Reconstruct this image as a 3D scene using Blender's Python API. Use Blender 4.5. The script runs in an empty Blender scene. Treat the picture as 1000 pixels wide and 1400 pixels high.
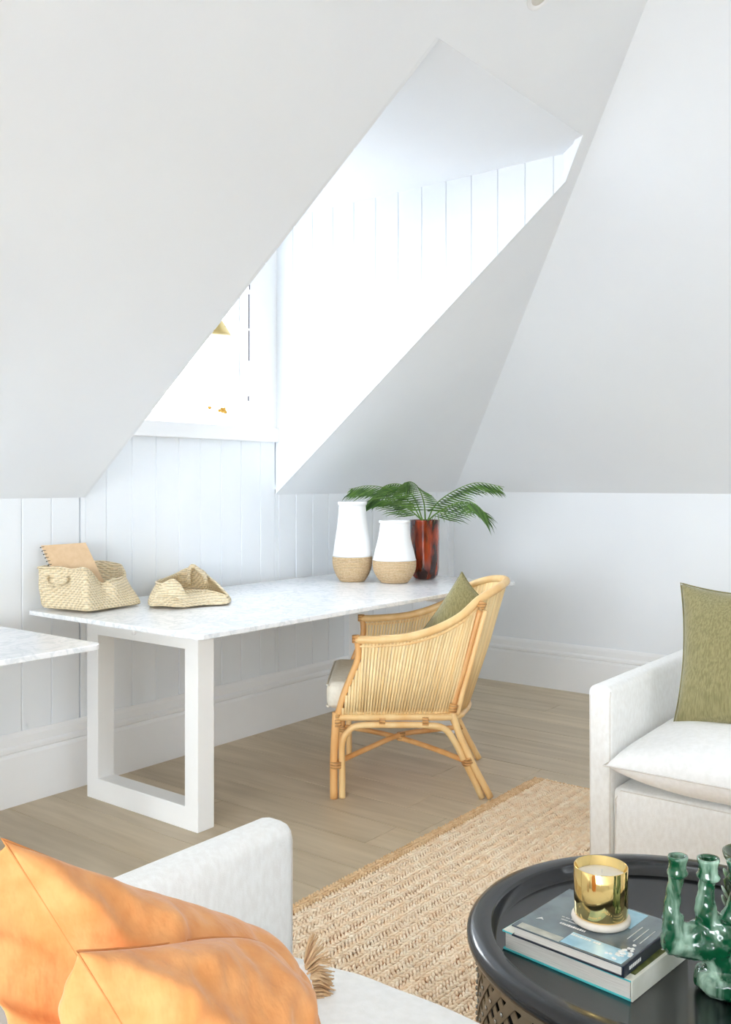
import bpy, bmesh, math, random
from mathutils import Vector, Matrix, noise
from mathutils.geometry import tessellate_polygon

# ---------------------------------------------------------------- scene, camera, world, light
scn = bpy.context.scene
col = scn.collection
CAM_H, FPX, YAW, HORIZON = 1.26, 1291.4, 0.661, 658.6
cam_d = bpy.data.cameras.new('camera')
cam_d.sensor_fit = 'VERTICAL'
cam_d.sensor_height = 36.0
cam_d.sensor_width = 36.0 * 1000 / 1400
cam_d.lens = 36.0 * FPX / 1400
cam_d.shift_y = -(700 - HORIZON) / 1400
cam_d.clip_start = 0.02
cam = bpy.data.objects.new('camera', cam_d)
cam.location = (0, 0, CAM_H)
cam.rotation_euler = (math.pi / 2, 0, YAW - math.pi / 2)
col.objects.link(cam)
scn.camera = cam

world = bpy.data.worlds.new('overcast_sky')
world.use_nodes = True
bg = world.node_tree.nodes['Background']
bg.inputs[0].default_value = (0.88, 0.945, 1.0, 1)
bg.inputs[1].default_value = 17.0
scn.world = world


def area(name, loc, rot, sx, sy, power=0.0, colr=(1, 1, 1), portal=False):
    l = bpy.data.lights.new(name, 'AREA')
    l.shape = 'RECTANGLE'
    l.size, l.size_y = sx, sy
    l.energy = power
    l.color = colr
    if portal:
        l.cycles.is_portal = True
    o = bpy.data.objects.new(name, l)
    o.location = loc
    o.rotation_euler = rot
    col.objects.link(o)
    return o


W, XR = 3.34908, 5.25659
ZK, TAN, ZC = 1.19385, 0.796, 2.60177
XL, XRT = 2.39715, 3.54917
BX, BY, TOPZ = -5.0, -2.6, 3.3
# sky portals at the three windows of the room
area('portal_dormer', (2.973, W + 0.16, 1.98), (-math.pi / 2, 0, 0), 0.74, 0.89, portal=True)
GX0, GX1, GZ0, GZ1 = 1.9, 2.5, 1.0, 1.9        # garden window opening (behind, to the right)
SY0, SY1, SZ0, SZ1 = -2.3, 1.4, 0.5, 2.5          # gable window opening (behind, to the left), unseen, set back and sized to balance the light
area('portal_garden', ((GX0 + GX1) / 2, BY - 0.13, (GZ0 + GZ1) / 2), (math.pi / 2, 0, 0), GX1 - GX0, GZ1 - GZ0, portal=True)
area('portal_gable', (BX - 0.13, (SY0 + SY1) / 2, (SZ0 + SZ1) / 2), (0, -math.pi / 2, 0), SZ1 - SZ0, SY1 - SY0, portal=True)
vs = scn.view_settings
vs.view_transform = 'Standard'
vs.look = 'None'
vs.gamma = 1.0
vs.use_curve_mapping = False
vs.exposure = 0.31
scn.cycles.max_bounces = 14
scn.cycles.diffuse_bounces = 10
scn.cycles.use_denoising = True

# ---------------------------------------------------------------- pixel helpers (photo 1000 x 1400)
_F = Vector((math.cos(YAW), math.sin(YAW), 0))
_R = Vector((math.sin(YAW), -math.cos(YAW), 0))
_O = Vector((0, 0, CAM_H))


def ray(x, y):
    return _F + _R * ((x - 500) / FPX) + Vector((0, 0, (HORIZON - y) / FPX))


def at_z(x, y, z):
    d = ray(x, y)
    return _O + d * ((z - CAM_H) / d.z)


def at_x(x, y, X):
    d = ray(x, y)
    return _O + d * (X / d.x)


def at_y(x, y, Y):
    d = ray(x, y)
    return _O + d * (Y / d.y)


def at_d(x, y, Z):
    return _O + ray(x, y) * Z


def on_slope(x, y):
    d = ray(x, y)
    return _O + d * ((ZK + W * TAN - CAM_H) / (d.z + TAN * d.y))


# ---------------------------------------------------------------- materials
def srgb(r, g, b):
    f = lambda c: (c / 255 / 12.92) if c / 255 <= 0.04045 else ((c / 255 + 0.055) / 1.055) ** 2.4
    return (f(r), f(g), f(b), 1)


def nd(nt, t, **kw):
    n = nt.nodes.new(t)
    for k, v in kw.items():
        setattr(n, k, v)
    return n


def mat(name, c1, c2=None, rough=0.6, metal=0.0, nscale=6.0, stretch=(1, 1, 1), detail=4.0, lo=0.35, hi=0.65,
        bump=0.0, bscale=60.0, bstretch=None, rand=0.0, coat=0.0, sheen=0.0, spec=0.5, distort=0.0, coord='Object',
        wave=None, trans=0.0, sss=0.0):
    m = bpy.data.materials.new(name)
    m.use_nodes = True
    nt = m.node_tree
    b = nt.nodes['Principled BSDF']
    b.inputs['Roughness'].default_value = rough
    b.inputs['Metallic'].default_value = metal
    b.inputs['Specular IOR Level'].default_value = spec
    b.inputs['Coat Weight'].default_value = coat
    b.inputs['Coat Roughness'].default_value = 0.06
    b.inputs['Sheen Weight'].default_value = sheen
    b.inputs['Transmission Weight'].default_value = trans
    b.inputs['Subsurface Weight'].default_value = sss
    tc = nd(nt, 'ShaderNodeTexCoord')
    L = nt.links.new
    vec = tc.outputs[coord]
    if rand:
        oi = nd(nt, 'ShaderNodeObjectInfo')
        sc = nd(nt, 'ShaderNodeVectorMath', operation='SCALE')
        cb = nd(nt, 'ShaderNodeCombineXYZ')
        for i in range(3):
            L(oi.outputs['Random'], cb.inputs[i])
        L(cb.outputs[0], sc.inputs[0])
        sc.inputs['Scale'].default_value = 37.0
        ad = nd(nt, 'ShaderNodeVectorMath', operation='ADD')
        L(vec, ad.inputs[0])
        L(sc.outputs[0], ad.inputs[1])
        vec = ad.outputs[0]
    if c2 is None:
        colout = None
        b.inputs['Base Color'].default_value = c1
    else:
        mp = nd(nt, 'ShaderNodeMapping')
        mp.inputs['Scale'].default_value = stretch
        L(vec, mp.inputs[0])
        no = nd(nt, 'ShaderNodeTexNoise')
        no.inputs['Scale'].default_value = nscale
        no.inputs['Detail'].default_value = detail
        no.inputs['Distortion'].default_value = distort
        L(mp.outputs[0], no.inputs['Vector'])
        rp = nd(nt, 'ShaderNodeValToRGB')
        rp.color_ramp.elements[0].position = lo
        rp.color_ramp.elements[0].color = c1
        rp.color_ramp.elements[1].position = hi
        rp.color_ramp.elements[1].color = c2
        L(no.outputs['Fac'], rp.inputs[0])
        colout = rp.outputs[0]
        if rand:
            hs = nd(nt, 'ShaderNodeHueSaturation')
            mr = nd(nt, 'ShaderNodeMapRange')
            mr.inputs['To Min'].default_value = 1 - rand
            mr.inputs['To Max'].default_value = 1 + rand
            L(oi.outputs['Random'], mr.inputs[0])
            L(mr.outputs[0], hs.inputs['Value'])
            L(colout, hs.inputs['Color'])
            colout = hs.outputs[0]
        L(colout, b.inputs['Base Color'])
    if bump:
        mp2 = nd(nt, 'ShaderNodeMapping')
        mp2.inputs['Scale'].default_value = bstretch or (1, 1, 1)
        L(vec, mp2.inputs[0])
        if wave:
            # weave: product of two crossed bands
            outs = []
            for d in wave:
                w = nd(nt, 'ShaderNodeTexWave', bands_direction=d)
                w.inputs['Scale'].default_value = bscale
                w.inputs['Distortion'].default_value = 1.2
                w.inputs['Detail'].default_value = 1.0
                L(mp2.outputs[0], w.inputs['Vector'])
                outs.append(w.outputs['Fac'])
            h = outs[0]
            for o2 in outs[1:]:
                mu = nd(nt, 'ShaderNodeMath', operation='ADD')
                L(h, mu.inputs[0])
                L(o2, mu.inputs[1])
                h = mu.outputs[0]
        else:
            n2 = nd(nt, 'ShaderNodeTexNoise')
            n2.inputs['Scale'].default_value = bscale
            n2.inputs['Detail'].default_value = 3
            L(mp2.outputs[0], n2.inputs['Vector'])
            h = n2.outputs['Fac']
        if wave and colout is not None:
            mr2 = nd(nt, 'ShaderNodeMapRange')  # hollows of the weave shaded darker in the colour
            mr2.inputs['From Max'].default_value = float(len(wave)) * .7
            mr2.inputs['To Min'].default_value = 0.62
            L(h, mr2.inputs[0])
            mx2 = nd(nt, 'ShaderNodeMix', data_type='RGBA', blend_type='MULTIPLY')
            mx2.inputs[0].default_value = 1.0
            L(colout, mx2.inputs[6])
            L(mr2.outputs[0], mx2.inputs[7])
            L(mx2.outputs[2], b.inputs['Base Color'])
        bm_ = nd(nt, 'ShaderNodeBump')
        bm_.inputs['Strength'].default_value = bump
        bm_.inputs['Distance'].default_value = 0.004
        L(h, bm_.inputs['Height'])
        L(bm_.outputs[0], b.inputs['Normal'])
    return m


WHITE = srgb(237, 240, 243)
M = {}
M['paint'] = mat('white_wall_paint', WHITE, srgb(234, 237, 241), rough=0.7, nscale=1.5)
M['board'] = mat('white_board_paint', srgb(234, 237, 240), srgb(229, 233, 237), rough=0.5, nscale=2.0)
M['trim'] = mat('white_trim_gloss', srgb(240, 240, 240), srgb(235, 236, 237), rough=0.4, nscale=2.0)
M['sub'] = mat('subfloor_dark', srgb(52, 42, 33), srgb(40, 33, 27), rough=0.9)  # dark brown, showing in the gaps between planks
M['oak'] = mat('greyed_oak', srgb(184, 167, 140), srgb(204, 188, 162), rough=0.42, nscale=2.2, stretch=(9, 0.9, 1), detail=8,
               lo=0.3, hi=0.7, bump=0.08, bscale=14, bstretch=(14, 0.8, 1), rand=0.07, distort=0.4)
M['steel'] = mat('white_powder_coat', srgb(240, 240, 239), srgb(236, 236, 235), rough=0.35, nscale=3)
M['rattan'] = mat('pale_rattan', srgb(240, 208, 152), srgb(228, 180, 116), rough=0.38, nscale=14, stretch=(1, 1, 0.25),
                  bump=0.08, bscale=40, rand=0.08, lo=0.3, hi=0.75)
M['rattan_d'] = mat('honey_rattan', srgb(212, 150, 86), srgb(234, 184, 122), rough=0.36, nscale=9, stretch=(1, 1, 0.4),
                    bump=0.06, bscale=40, rand=0.05)
M['cane'] = mat('rattan_cane', srgb(246, 222, 172), srgb(232, 196, 136), rough=0.42, nscale=20, stretch=(1, 1, 0.15),
                rand=0.09, lo=0.3, hi=0.8)
M['bind'] = mat('rattan_binding', srgb(226, 176, 112), srgb(198, 140, 80), rough=0.5, nscale=30, bump=0.5, bscale=28,
                wave=('Z',))
M['linen'] = mat('white_linen', srgb(240, 240, 238), srgb(233, 232, 229), rough=0.9, nscale=90, stretch=(1, 1, 0.5),
                 bump=0.25, bscale=420, sheen=0.2)
M['linen_cush'] = mat('white_linen_cushion', srgb(241, 240, 238), srgb(235, 234, 231), rough=0.9, nscale=60,
                      bump=0.2, bscale=420, sheen=0.2)
M['seatc'] = mat('cream_canvas', srgb(232, 227, 214), srgb(222, 216, 202), rough=0.9, nscale=60, bump=0.2, bscale=400)
M['olive'] = mat('olive_linen', srgb(122, 115, 74), srgb(148, 139, 97), rough=0.9, nscale=60, stretch=(3, 3, 0.35),
                 bump=0.5, bscale=300, bstretch=(1, 1, 0.4), sheen=0.3)
M['orange'] = mat('apricot_linen', srgb(216, 142, 78), srgb(228, 160, 98), rough=0.85, nscale=30, bump=0.9, bscale=42,
                  bstretch=(1, 1, .45), sheen=0.3)
M['orange_s'] = mat('apricot_seam', srgb(206, 134, 76), srgb(214, 144, 86), rough=0.9, nscale=30)
M['olive_s'] = mat('olive_seam', srgb(120, 113, 72), srgb(134, 127, 86), rough=0.9, nscale=30)
M['linen_s'] = mat('linen_seam', srgb(214, 209, 202), srgb(224, 220, 214), rough=0.9, nscale=30)
M['raffia'] = mat('raffia_fringe', srgb(206, 164, 118), srgb(232, 204, 166), rough=0.8, nscale=40, lo=0.3, hi=0.7)
M['jute'] = mat('jute_braid', srgb(238, 208, 172), srgb(251, 236, 212), rough=0.85, nscale=30, detail=5, rand=0.04, lo=0.3,
                hi=0.7, bump=0.5, bscale=220)
M['jute_d'] = mat('jute_edge', srgb(214, 174, 128), srgb(236, 206, 164), rough=0.85, nscale=40, bump=0.5, bscale=220, lo=0.3,
                  hi=0.7)
M['jute_b'] = mat('jute_backing', srgb(176, 124, 76), srgb(196, 146, 98), rough=0.95, nscale=50)
M['weave'] = mat('seagrass_weave', srgb(244, 230, 200), srgb(222, 198, 154), rough=0.8, nscale=120, lo=0.3, hi=0.75, bump=0.55,
                 bscale=34, wave=('Z', 'DIAGONAL'))
M['rope'] = mat('jute_rope', srgb(226, 200, 164), srgb(204, 172, 130), rough=0.85, nscale=110, lo=0.3, hi=0.7, bump=0.5,
                bscale=40, wave=('Z',))
M['ceram'] = mat('matt_white_ceramic', srgb(243, 243, 243), srgb(239, 240, 241), rough=0.5, nscale=5)
M['kraft'] = mat('kraft_card', srgb(212, 180, 142), srgb(218, 188, 152), rough=0.8, nscale=50)
M['paper'] = mat('page_edges', srgb(238, 234, 226), srgb(222, 217, 208), rough=0.8, nscale=60, stretch=(0.3, 0.3, 14))
M['wire'] = mat('dark_wire', srgb(40, 42, 50), srgb(60, 62, 72), rough=0.35, metal=0.8)
M['black'] = mat('black_lacquer', srgb(12, 13, 16), srgb(20, 21, 24), rough=0.24, nscale=4, coat=0.3)
M['bronze'] = mat('dark_bronze_strip', srgb(150, 134, 110), srgb(132, 116, 94), rough=0.42, metal=0.3, nscale=8)
M['void'] = mat('drum_inner_shade', srgb(14, 13, 12), srgb(20, 19, 18), rough=0.9)
M['gold'] = mat('polished_brass', srgb(236, 206, 136), srgb(240, 210, 142), rough=0.07, metal=1.0, nscale=2)
M['wax'] = mat('candle_wax', srgb(244, 238, 224), srgb(240, 233, 218), rough=0.6, nscale=8)
M['stone'] = mat('white_stone', srgb(236, 228, 216), srgb(222, 212, 198), rough=0.5, nscale=20, bump=0.2, bscale=90)
M['cyan'] = mat('turquoise_cloth', srgb(96, 212, 216), srgb(80, 200, 206), rough=0.6)
M['palecover'] = mat('pale_book_cloth', srgb(226, 226, 214), srgb(206, 206, 190), rough=0.6, nscale=12)
M['moss'] = mat('moss_print', srgb(66, 74, 26), srgb(116, 120, 60), rough=0.4, nscale=60, lo=0.35, hi=0.7)
M['ink'] = mat('dark_book_jacket', srgb(36, 44, 60), srgb(30, 36, 50), rough=0.35)
M['printw'] = mat('white_print', srgb(240, 240, 236), srgb(232, 232, 228), rough=0.5)
M['printb'] = mat('sky_print', srgb(186, 220, 232), srgb(140, 186, 206), rough=0.3, nscale=30)
M['printg'] = mat('grey_print', srgb(150, 152, 140), srgb(196, 194, 180), rough=0.35, nscale=30)
M['jacket'] = mat('photo_jacket', srgb(74, 86, 94), srgb(120, 134, 138), rough=0.22, nscale=11, detail=6, coat=0.4)
M['green'] = mat('green_glaze', srgb(8, 74, 44), srgb(186, 218, 196), rough=0.1, nscale=22, stretch=(1, 1, 0.35), detail=7,
                 lo=0.45, hi=0.70, coat=0.6, bump=0.25, bscale=50, distort=0.8)
M['dgreen'] = mat('bottle_green_glaze', srgb(26, 48, 16), srgb(66, 92, 34), rough=0.15, nscale=22, stretch=(1, 1, 0.4), coat=0.6)
M['pgreen'] = mat('pale_glaze_edge', srgb(210, 224, 208), srgb(120, 160, 110), rough=0.2, nscale=40, coat=0.5)
M['leaf'] = mat('palm_leaf', srgb(40, 74, 26), srgb(96, 134, 56), rough=0.4, nscale=10, rand=0.15)
M['stem'] = mat('palm_stem', srgb(104, 140, 50), srgb(84, 120, 44), rough=0.45)
M['soil'] = mat('dark_soil', srgb(40, 30, 22), srgb(30, 24, 18), rough=0.95, nscale=60)
M['tort'] = mat('tortoiseshell_glass', srgb(36, 10, 7), srgb(186, 66, 24), rough=0.08, nscale=24, stretch=(1, 1, 0.28),
                detail=6, lo=0.4, hi=0.74, coat=0.6, distort=0.3)
M['bounce_ground'] = mat('pale_bounce_ground', srgb(150, 153, 160), srgb(160, 162, 168), rough=0.95, nscale=0.4)
M['sash_gap'] = mat('dark_sash_gap', srgb(70, 66, 78), srgb(60, 56, 68), rough=0.6)
M['shade'] = mat('lamp_inside_white', srgb(232, 238, 242), srgb(228, 234, 238), rough=0.5)
M['brassm'] = mat('satin_brass', srgb(206, 182, 120), srgb(214, 190, 130), rough=0.3, metal=0.6)
M['reflection_tip'] = mat('yellow_reflection', srgb(206, 150, 50), srgb(222, 176, 84), rough=0.8, nscale=40)
M['lens'] = mat('frosted_lens', srgb(206, 202, 192), srgb(214, 210, 200), rough=0.4)
M['rivet'] = mat('rivet_metal', srgb(176, 172, 164), srgb(150, 146, 138), rough=0.25, metal=0.9)


def marble():
    m = mat('white_marble', srgb(243, 244, 245), srgb(236, 238, 240), rough=0.22, nscale=7)
    nt = m.node_tree
    L = nt.links.new
    b = nt.nodes['Principled BSDF']
    tc = nd(nt, 'ShaderNodeTexCoord')
    n1 = nd(nt, 'ShaderNodeTexNoise')
    n1.inputs['Scale'].default_value = 9
    n1.inputs['Detail'].default_value = 10
    n1.inputs['Distortion'].default_value = 1.6
    L(tc.outputs['Object'], n1.inputs['Vector'])
    r = nd(nt, 'ShaderNodeValToRGB')
    e = r.color_ramp.elements
    e[0].position, e[0].color = 0.44, srgb(240, 241, 243)
    e[1].position, e[1].color = 0.56, srgb(240, 241, 243)
    k = r.color_ramp.elements.new(0.5)
    k.color = srgb(222, 226, 229)
    n2 = nd(nt, 'ShaderNodeTexNoise')
    n2.inputs['Scale'].default_value = 60
    n2.inputs['Detail'].default_value = 4
    L(tc.outputs['Object'], n2.inputs['Vector'])
    r2 = nd(nt, 'ShaderNodeValToRGB')
    r2.color_ramp.elements[0].position, r2.color_ramp.elements[0].color = 0.3, (0.88, 0.895, 0.91, 1)
    r2.color_ramp.elements[1].position, r2.color_ramp.elements[1].color = 0.46, (1, 1, 1, 1)
    L(n2.outputs['Fac'], r2.inputs[0])
    mx = nd(nt, 'ShaderNodeMix', data_type='RGBA', blend_type='MULTIPLY')
    mx.inputs[0].default_value = 1.0
    L(n1.outputs['Fac'], r.inputs[0])
    L(r.outputs[0], mx.inputs[6])
    L(r2.outputs[0], mx.inputs[7])
    L(mx.outputs[2], b.inputs['Base Color'])
    return m


M['marble'] = marble()


def glass():
    m = bpy.data.materials.new('window_glass')
    m.use_nodes = True
    nt = m.node_tree
    nt.nodes.remove(nt.nodes['Principled BSDF'])
    out = nt.nodes['Material Output']
    t = nd(nt, 'ShaderNodeBsdfTransparent')
    g = nd(nt, 'ShaderNodeBsdfGlossy')
    g.inputs['Roughness'].default_value = 0.02
    mx = nd(nt, 'ShaderNodeMixShader')
    mx.inputs[0].default_value = 0.06
    nt.links.new(t.outputs[0], mx.inputs[1])
    nt.links.new(g.outputs[0], mx.inputs[2])
    nt.links.new(mx.outputs[0], out.inputs[0])
    return m


M['glass'] = glass()


# ---------------------------------------------------------------- mesh builder
class MB:
    def __init__(s):
        s.v, s.f = [], []

    def add(s, vs, fs):
        n = len(s.v)
        s.v += [Vector(p) for p in vs]
        s.f += [[i + n for i in f] for f in fs]
        return s

    def box(s, x0, x1, y0, y1, z0, z1):
        return s.add([(x0, y0, z0), (x1, y0, z0), (x1, y1, z0), (x0, y1, z0), (x0, y0, z1), (x1, y0, z1), (x1, y1, z1), (x0, y1, z1)],
                     [(0, 3, 2, 1), (4, 5, 6, 7), (0, 1, 5, 4), (1, 2, 6, 5), (2, 3, 7, 6), (3, 0, 4, 7)])

    def hexa(s, b, t):
        return s.add(list(b) + list(t), [(0, 3, 2, 1), (4, 5, 6, 7), (0, 1, 5, 4), (1, 2, 6, 5), (2, 3, 7, 6), (3, 0, 4, 7)])

    def prism(s, poly, d):
        """polygon of 3D points pushed along vector d"""
        n = len(poly)
        d = Vector(d)
        a = [Vector(p) for p in poly]
        b = [p + d for p in a]
        return s.add(a + b, [list(range(n))[::-1], list(range(n, 2 * n))] + [(i, (i + 1) % n, n + (i + 1) % n, n + i) for i in range(n)])

    def tube(s, pts, r, seg=8, cap=True, closed=False):
        pts = [Vector(p) for p in pts]
        n = len(pts)
        rs = r if isinstance(r, (list, tuple)) else [r] * n
        ref = None
        rings = []
        for i, p in enumerate(pts):
            if closed:
                t = pts[(i + 1) % n] - pts[i - 1]
            else:
                t = pts[min(i + 1, n - 1)] - pts[max(i - 1, 0)]
            t.normalize()
            if ref is None:
                ref = Vector((0, 0, 1)) if abs(t.z) < 0.9 else Vector((1, 0, 0))
            u = t.cross(ref)
            u.normalize()
            w = u.cross(t)
            w.normalize()
            ref = w
            rings.append([p + (u * math.cos(2 * math.pi * k / seg) + w * math.sin(2 * math.pi * k / seg)) * rs[i] for k in range(seg)])
        vs = [q for g in rings for q in g]
        fs = []
        for i in range(n if closed else n - 1):
            j = (i + 1) % n
            for k in range(seg):
                l = (k + 1) % seg
                fs.append((i * seg + k, i * seg + l, j * seg + l, j * seg + k))
        if cap and not closed:
            fs.append(list(range(seg))[::-1])
            fs.append([(n - 1) * seg + k for k in range(seg)])
        return s.add(vs, fs)

    def lathe(s, prof, c, seg=32, closed=False):
        """prof: list of (r,z) bottom to top, c centre"""
        c = Vector(c)
        n = len(prof)
        vs = [c + Vector((r * math.cos(2 * math.pi * k / seg), r * math.sin(2 * math.pi * k / seg), z)) for r, z in prof for k in range(seg)]
        fs = []
        for i in range(n if closed else n - 1):
            j = (i + 1) % n
            for k in range(seg):
                l = (k + 1) % seg
                fs.append((i * seg + k, i * seg + l, j * seg + l, j * seg + k))
        if not closed:
            if prof[0][0] > 1e-5:
                fs.append(list(range(seg))[::-1])
            if prof[-1][0] > 1e-5:
                fs.append([(n - 1) * seg + k for k in range(seg)])
        return s.add(vs, fs)

    def ellipsoid(s, c, ax, ay, az, seg=6, rings=3):
        c, ax, ay, az = Vector(c), Vector(ax), Vector(ay), Vector(az)
        vs = [c - az]
        for i in range(1, rings + 1):
            t = math.pi * i / (rings + 1)
            for k in range(seg):
                a = 2 * math.pi * k / seg
                vs.append(c - az * math.cos(t) + (ax * math.cos(a) + ay * math.sin(a)) * math.sin(t))
        vs.append(c + az)
        fs = []
        for k in range(seg):
            l = (k + 1) % seg
            fs.append((0, 1 + l, 1 + k))
            for i in range(rings - 1):
                fs.append((1 + i * seg + k, 1 + i * seg + l, 1 + (i + 1) * seg + l, 1 + (i + 1) * seg + k))
            fs.append((1 + (rings - 1) * seg + k, 1 + (rings - 1) * seg + l, len(vs) - 1))
        return s.add(vs, fs)


def wloc(o):
    p = Vector((0, 0, 0))
    while o is not None:
        p = p + o.location
        o = o.parent
    return p


def obj(name, mb, material, parent=None, smooth=False, bevel=0.0, bseg=2, loc=None, auto=None, subd=0):
    """link ONE mesh object; vertices are given in world space"""
    base = Vector(loc) if loc is not None else (wloc(parent) if parent else Vector((0, 0, 0)))
    me = bpy.data.meshes.new(name)
    me.from_pydata([tuple(v - base) for v in mb.v], [], mb.f)
    bm = bmesh.new()
    bm.from_mesh(me)
    bmesh.ops.recalc_face_normals(bm, faces=bm.faces)
    bm.to_mesh(me)
    bm.free()
    me.materials.append(M[material] if isinstance(material, str) else material)
    if smooth:
        for p in me.polygons:
            p.use_smooth = True
    o = bpy.data.objects.new(name, me)
    o.location = base - (wloc(parent) if parent else Vector((0, 0, 0)))
    o.parent = parent
    col.objects.link(o)
    if bevel:
        b = o.modifiers.new('bevel', 'BEVEL')
        b.width = bevel
        b.segments = bseg
        b.limit_method = 'ANGLE'
        b.angle_limit = math.radians(40)
        b.harden_normals = False
    if subd:
        sd = o.modifiers.new('subd', 'SUBSURF')
        sd.levels = sd.render_levels = subd
    return o


def tag(o, label=None, cat=None, group=None, kind=None):
    if label:
        o['label'] = label
    if cat:
        o['category'] = cat
    if group:
        o['group'] = group
    if kind:
        o['kind'] = kind
    return o


def thing(name, label, cat, loc, group=None):
    o = bpy.data.objects.new(name, None)
    o.location = loc
    o.empty_display_size = 0.1
    col.objects.link(o)
    return tag(o, label, cat, group)


def struct(name, mb, material, label=None, **k):
    o = obj(name, mb, material, **k)
    return tag(o, label, None, None, 'structure')


def catmull(P, n=8, closed=False):
    P = [Vector(p) for p in P]
    out = []
    m = len(P)
    for i in range(m if closed else m - 1):
        p1, p2 = P[i], P[(i + 1) % m]
        p0 = P[i - 1] if (closed or i > 0) else p1 * 2 - p2
        p3 = P[(i + 2) % m] if (closed or i + 2 < m) else p2 * 2 - p1
        for k in range(n):
            t = k / n
            out.append(0.5 * ((2 * p1) + (-p0 + p2) * t + (2 * p0 - 5 * p1 + 4 * p2 - p3) * t * t + (-p0 + 3 * p1 - 3 * p2 + p3) * t ** 3))
    if not closed:
        out.append(P[-1])
    return out


def lerp(a, b, t):
    return a + (b - a) * t


# ================================================================ STRUCTURE
rnd = random.Random(7)
# ---- floor and its planks (run toward the window wall)
floor = struct('floor', MB().box(BX - .1, XR + .1, BY - .1, W + .1, -0.08, -0.003), 'sub', 'wide greyed oak plank floor')
pw = 0.19
x = BX
while x < XR - 0.01:
    x1 = min(x + pw, XR)
    y = BY - rnd.uniform(0, 1.5)
    while y < W:
        y1 = y + rnd.uniform(1.5, 2.3)
        a, b = max(y, BY), min(y1, W)
        if b - a > 0.05:
            g = 0.0006
            c = 0.0015
            m = MB().hexa([(x + g, a + g, -0.003), (x1 - g, a + g, -0.003), (x1 - g, b - g, -0.003), (x + g, b - g, -0.003)],
                          [(x + g + c, a + g + c, 0), (x1 - g - c, a + g + c, 0), (x1 - g - c, b - g - c, 0), (x + g + c, b - g - c, 0)])
            obj('plank', m, 'oak', floor)
        y = y1
    x = x1

# ---- unseen ground a storey below, added to weaken light from underneath
struct('ground', MB().box(-60, 60, -60, 60, -3.3, -3.2), 'bounce_ground', 'pale unseen ground outside the house, added for its bounced light')

# ---- window wall, boarded
G0, GD = 2.10332, 0.133812
BT = 0.014
m = MB()
x0w = BX - 0.1
yb0, yb1 = W + BT, W + BT + 0.14
WX0, WX1, WZ0, WZ1 = 2.60, 3.345, 1.535, 2.43
m.box(x0w, XR + .15, yb0, yb1, -0.05, ZK + 0.02)
m.box(XL - .1, WX0, yb0, yb1, ZK + 0.02, ZC + .1)
m.box(WX1, XRT + .1, yb0, yb1, ZK + 0.02, ZC + .1)
m.box(WX0, WX1, yb0, yb1, ZK + 0.02, WZ0)
m.box(WX0, WX1, yb0, yb1, WZ1, ZC + .1)
wall_left = struct('wall_left', m, 'paint', 'white boarded wall under the dormer window')


def vboard(m, xa, xb, z0, z1, y=W):
    """vertical board on the window wall with chamfered long edges"""
    c, d = 0.0035, 0.005
    sec = [(xa + .0004, y + BT), (xa + .0004, y + d), (xa + c, y), (xb - c, y), (xb - .0004, y + d), (xb - .0004, y + BT)]
    m.prism([(p[0], p[1], z0) for p in sec], (0, 0, z1 - z0))


SILL_Z = 1.462
i = -int((G0 - 0.2) / GD)
while G0 + i * GD < XR:
    xa, xb = G0 + i * GD, min(G0 + (i + 1) * GD, XR)
    m = MB()
    if xb <= XL or xa >= XRT:
        vboard(m, xa, xb, 0.02, ZK + .004)
    else:
        if xa < XL:
            m.box(xa + .004, XL, W, W + BT, 0.02, ZK + .004)
        if xb > XRT:
            m.box(XRT, xb - .004, W, W + BT, 0.02, ZK + .004)
        vboard(m, max(xa, XL), min(xb, XRT), 0.02, SILL_Z)
    obj('board', m, 'board', wall_left)
    i += 1

# ---- right wall
struct('wall_right', MB().box(XR, XR + .12, BY - .1, W + .15, -0.05, ZK + 0.02), 'paint', 'plain white low wall under the right slope')

# ---- sloping ceilings
K = (TOPZ - ZK) / TAN
hip_top = Vector((XR - K, W - K, TOPZ))


def slope_pt(x, z):
    return Vector((x, W - (z - ZK) / TAN, z))


pC = on_slope(792, 190)
pC = slope_pt(pC.x, ZC)
pD = slope_pt(XRT, 2.487)
EPS = 0.0144
outer = [Vector((BX - .1, W, ZK)), Vector((XR, W, ZK)), hip_top, Vector((BX - .1, W - K, TOPZ))]
hole = [Vector((XL - EPS, W, ZK)), slope_pt(XL - EPS, ZC + .0006), slope_pt(pC.x + .0006, ZC + .0006), slope_pt(XRT + .0006, 2.487 + .0006), slope_pt(XRT + EPS, 2.470), Vector((XRT + EPS, W, ZK))]
# the hole touches the lower edge: one outline
outline = [outer[0]] + hole + [outer[1], outer[2], outer[3]]


def sheet(outline, up):
    tri = tessellate_polygon([outline])
    n = len(outline)
    mb = MB()
    upv = Vector(up)
    mb.add(outline + [p + upv for p in outline],
           [tuple(t) for t in tri] + [tuple(n + k for k in t) for t in tri] + [(k, (k + 1) % n, n + (k + 1) % n, n + k) for k in range(n)])
    return mb


nl = Vector((0, TAN, 1)).normalized() * 0.03
ceil_left = struct('ceiling_left', sheet(outline, nl), 'paint', 'white sloping ceiling cut open by the dormer')
nr = Vector((TAN, 0, 1)).normalized() * 0.03
struct('ceiling_right', sheet([Vector((XR, W, ZK)), Vector((XR, BY - .1, ZK)), Vector((XR - K, BY - .1, TOPZ)), hip_top], nr), 'paint',
       'white sloping ceiling over the right wall')
struct('ceiling_top', MB().box(BX - .1, XR - K + .03, BY - .1, W - K + .03, TOPZ, TOPZ + .1), 'paint', 'flat white ceiling over the room')

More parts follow.
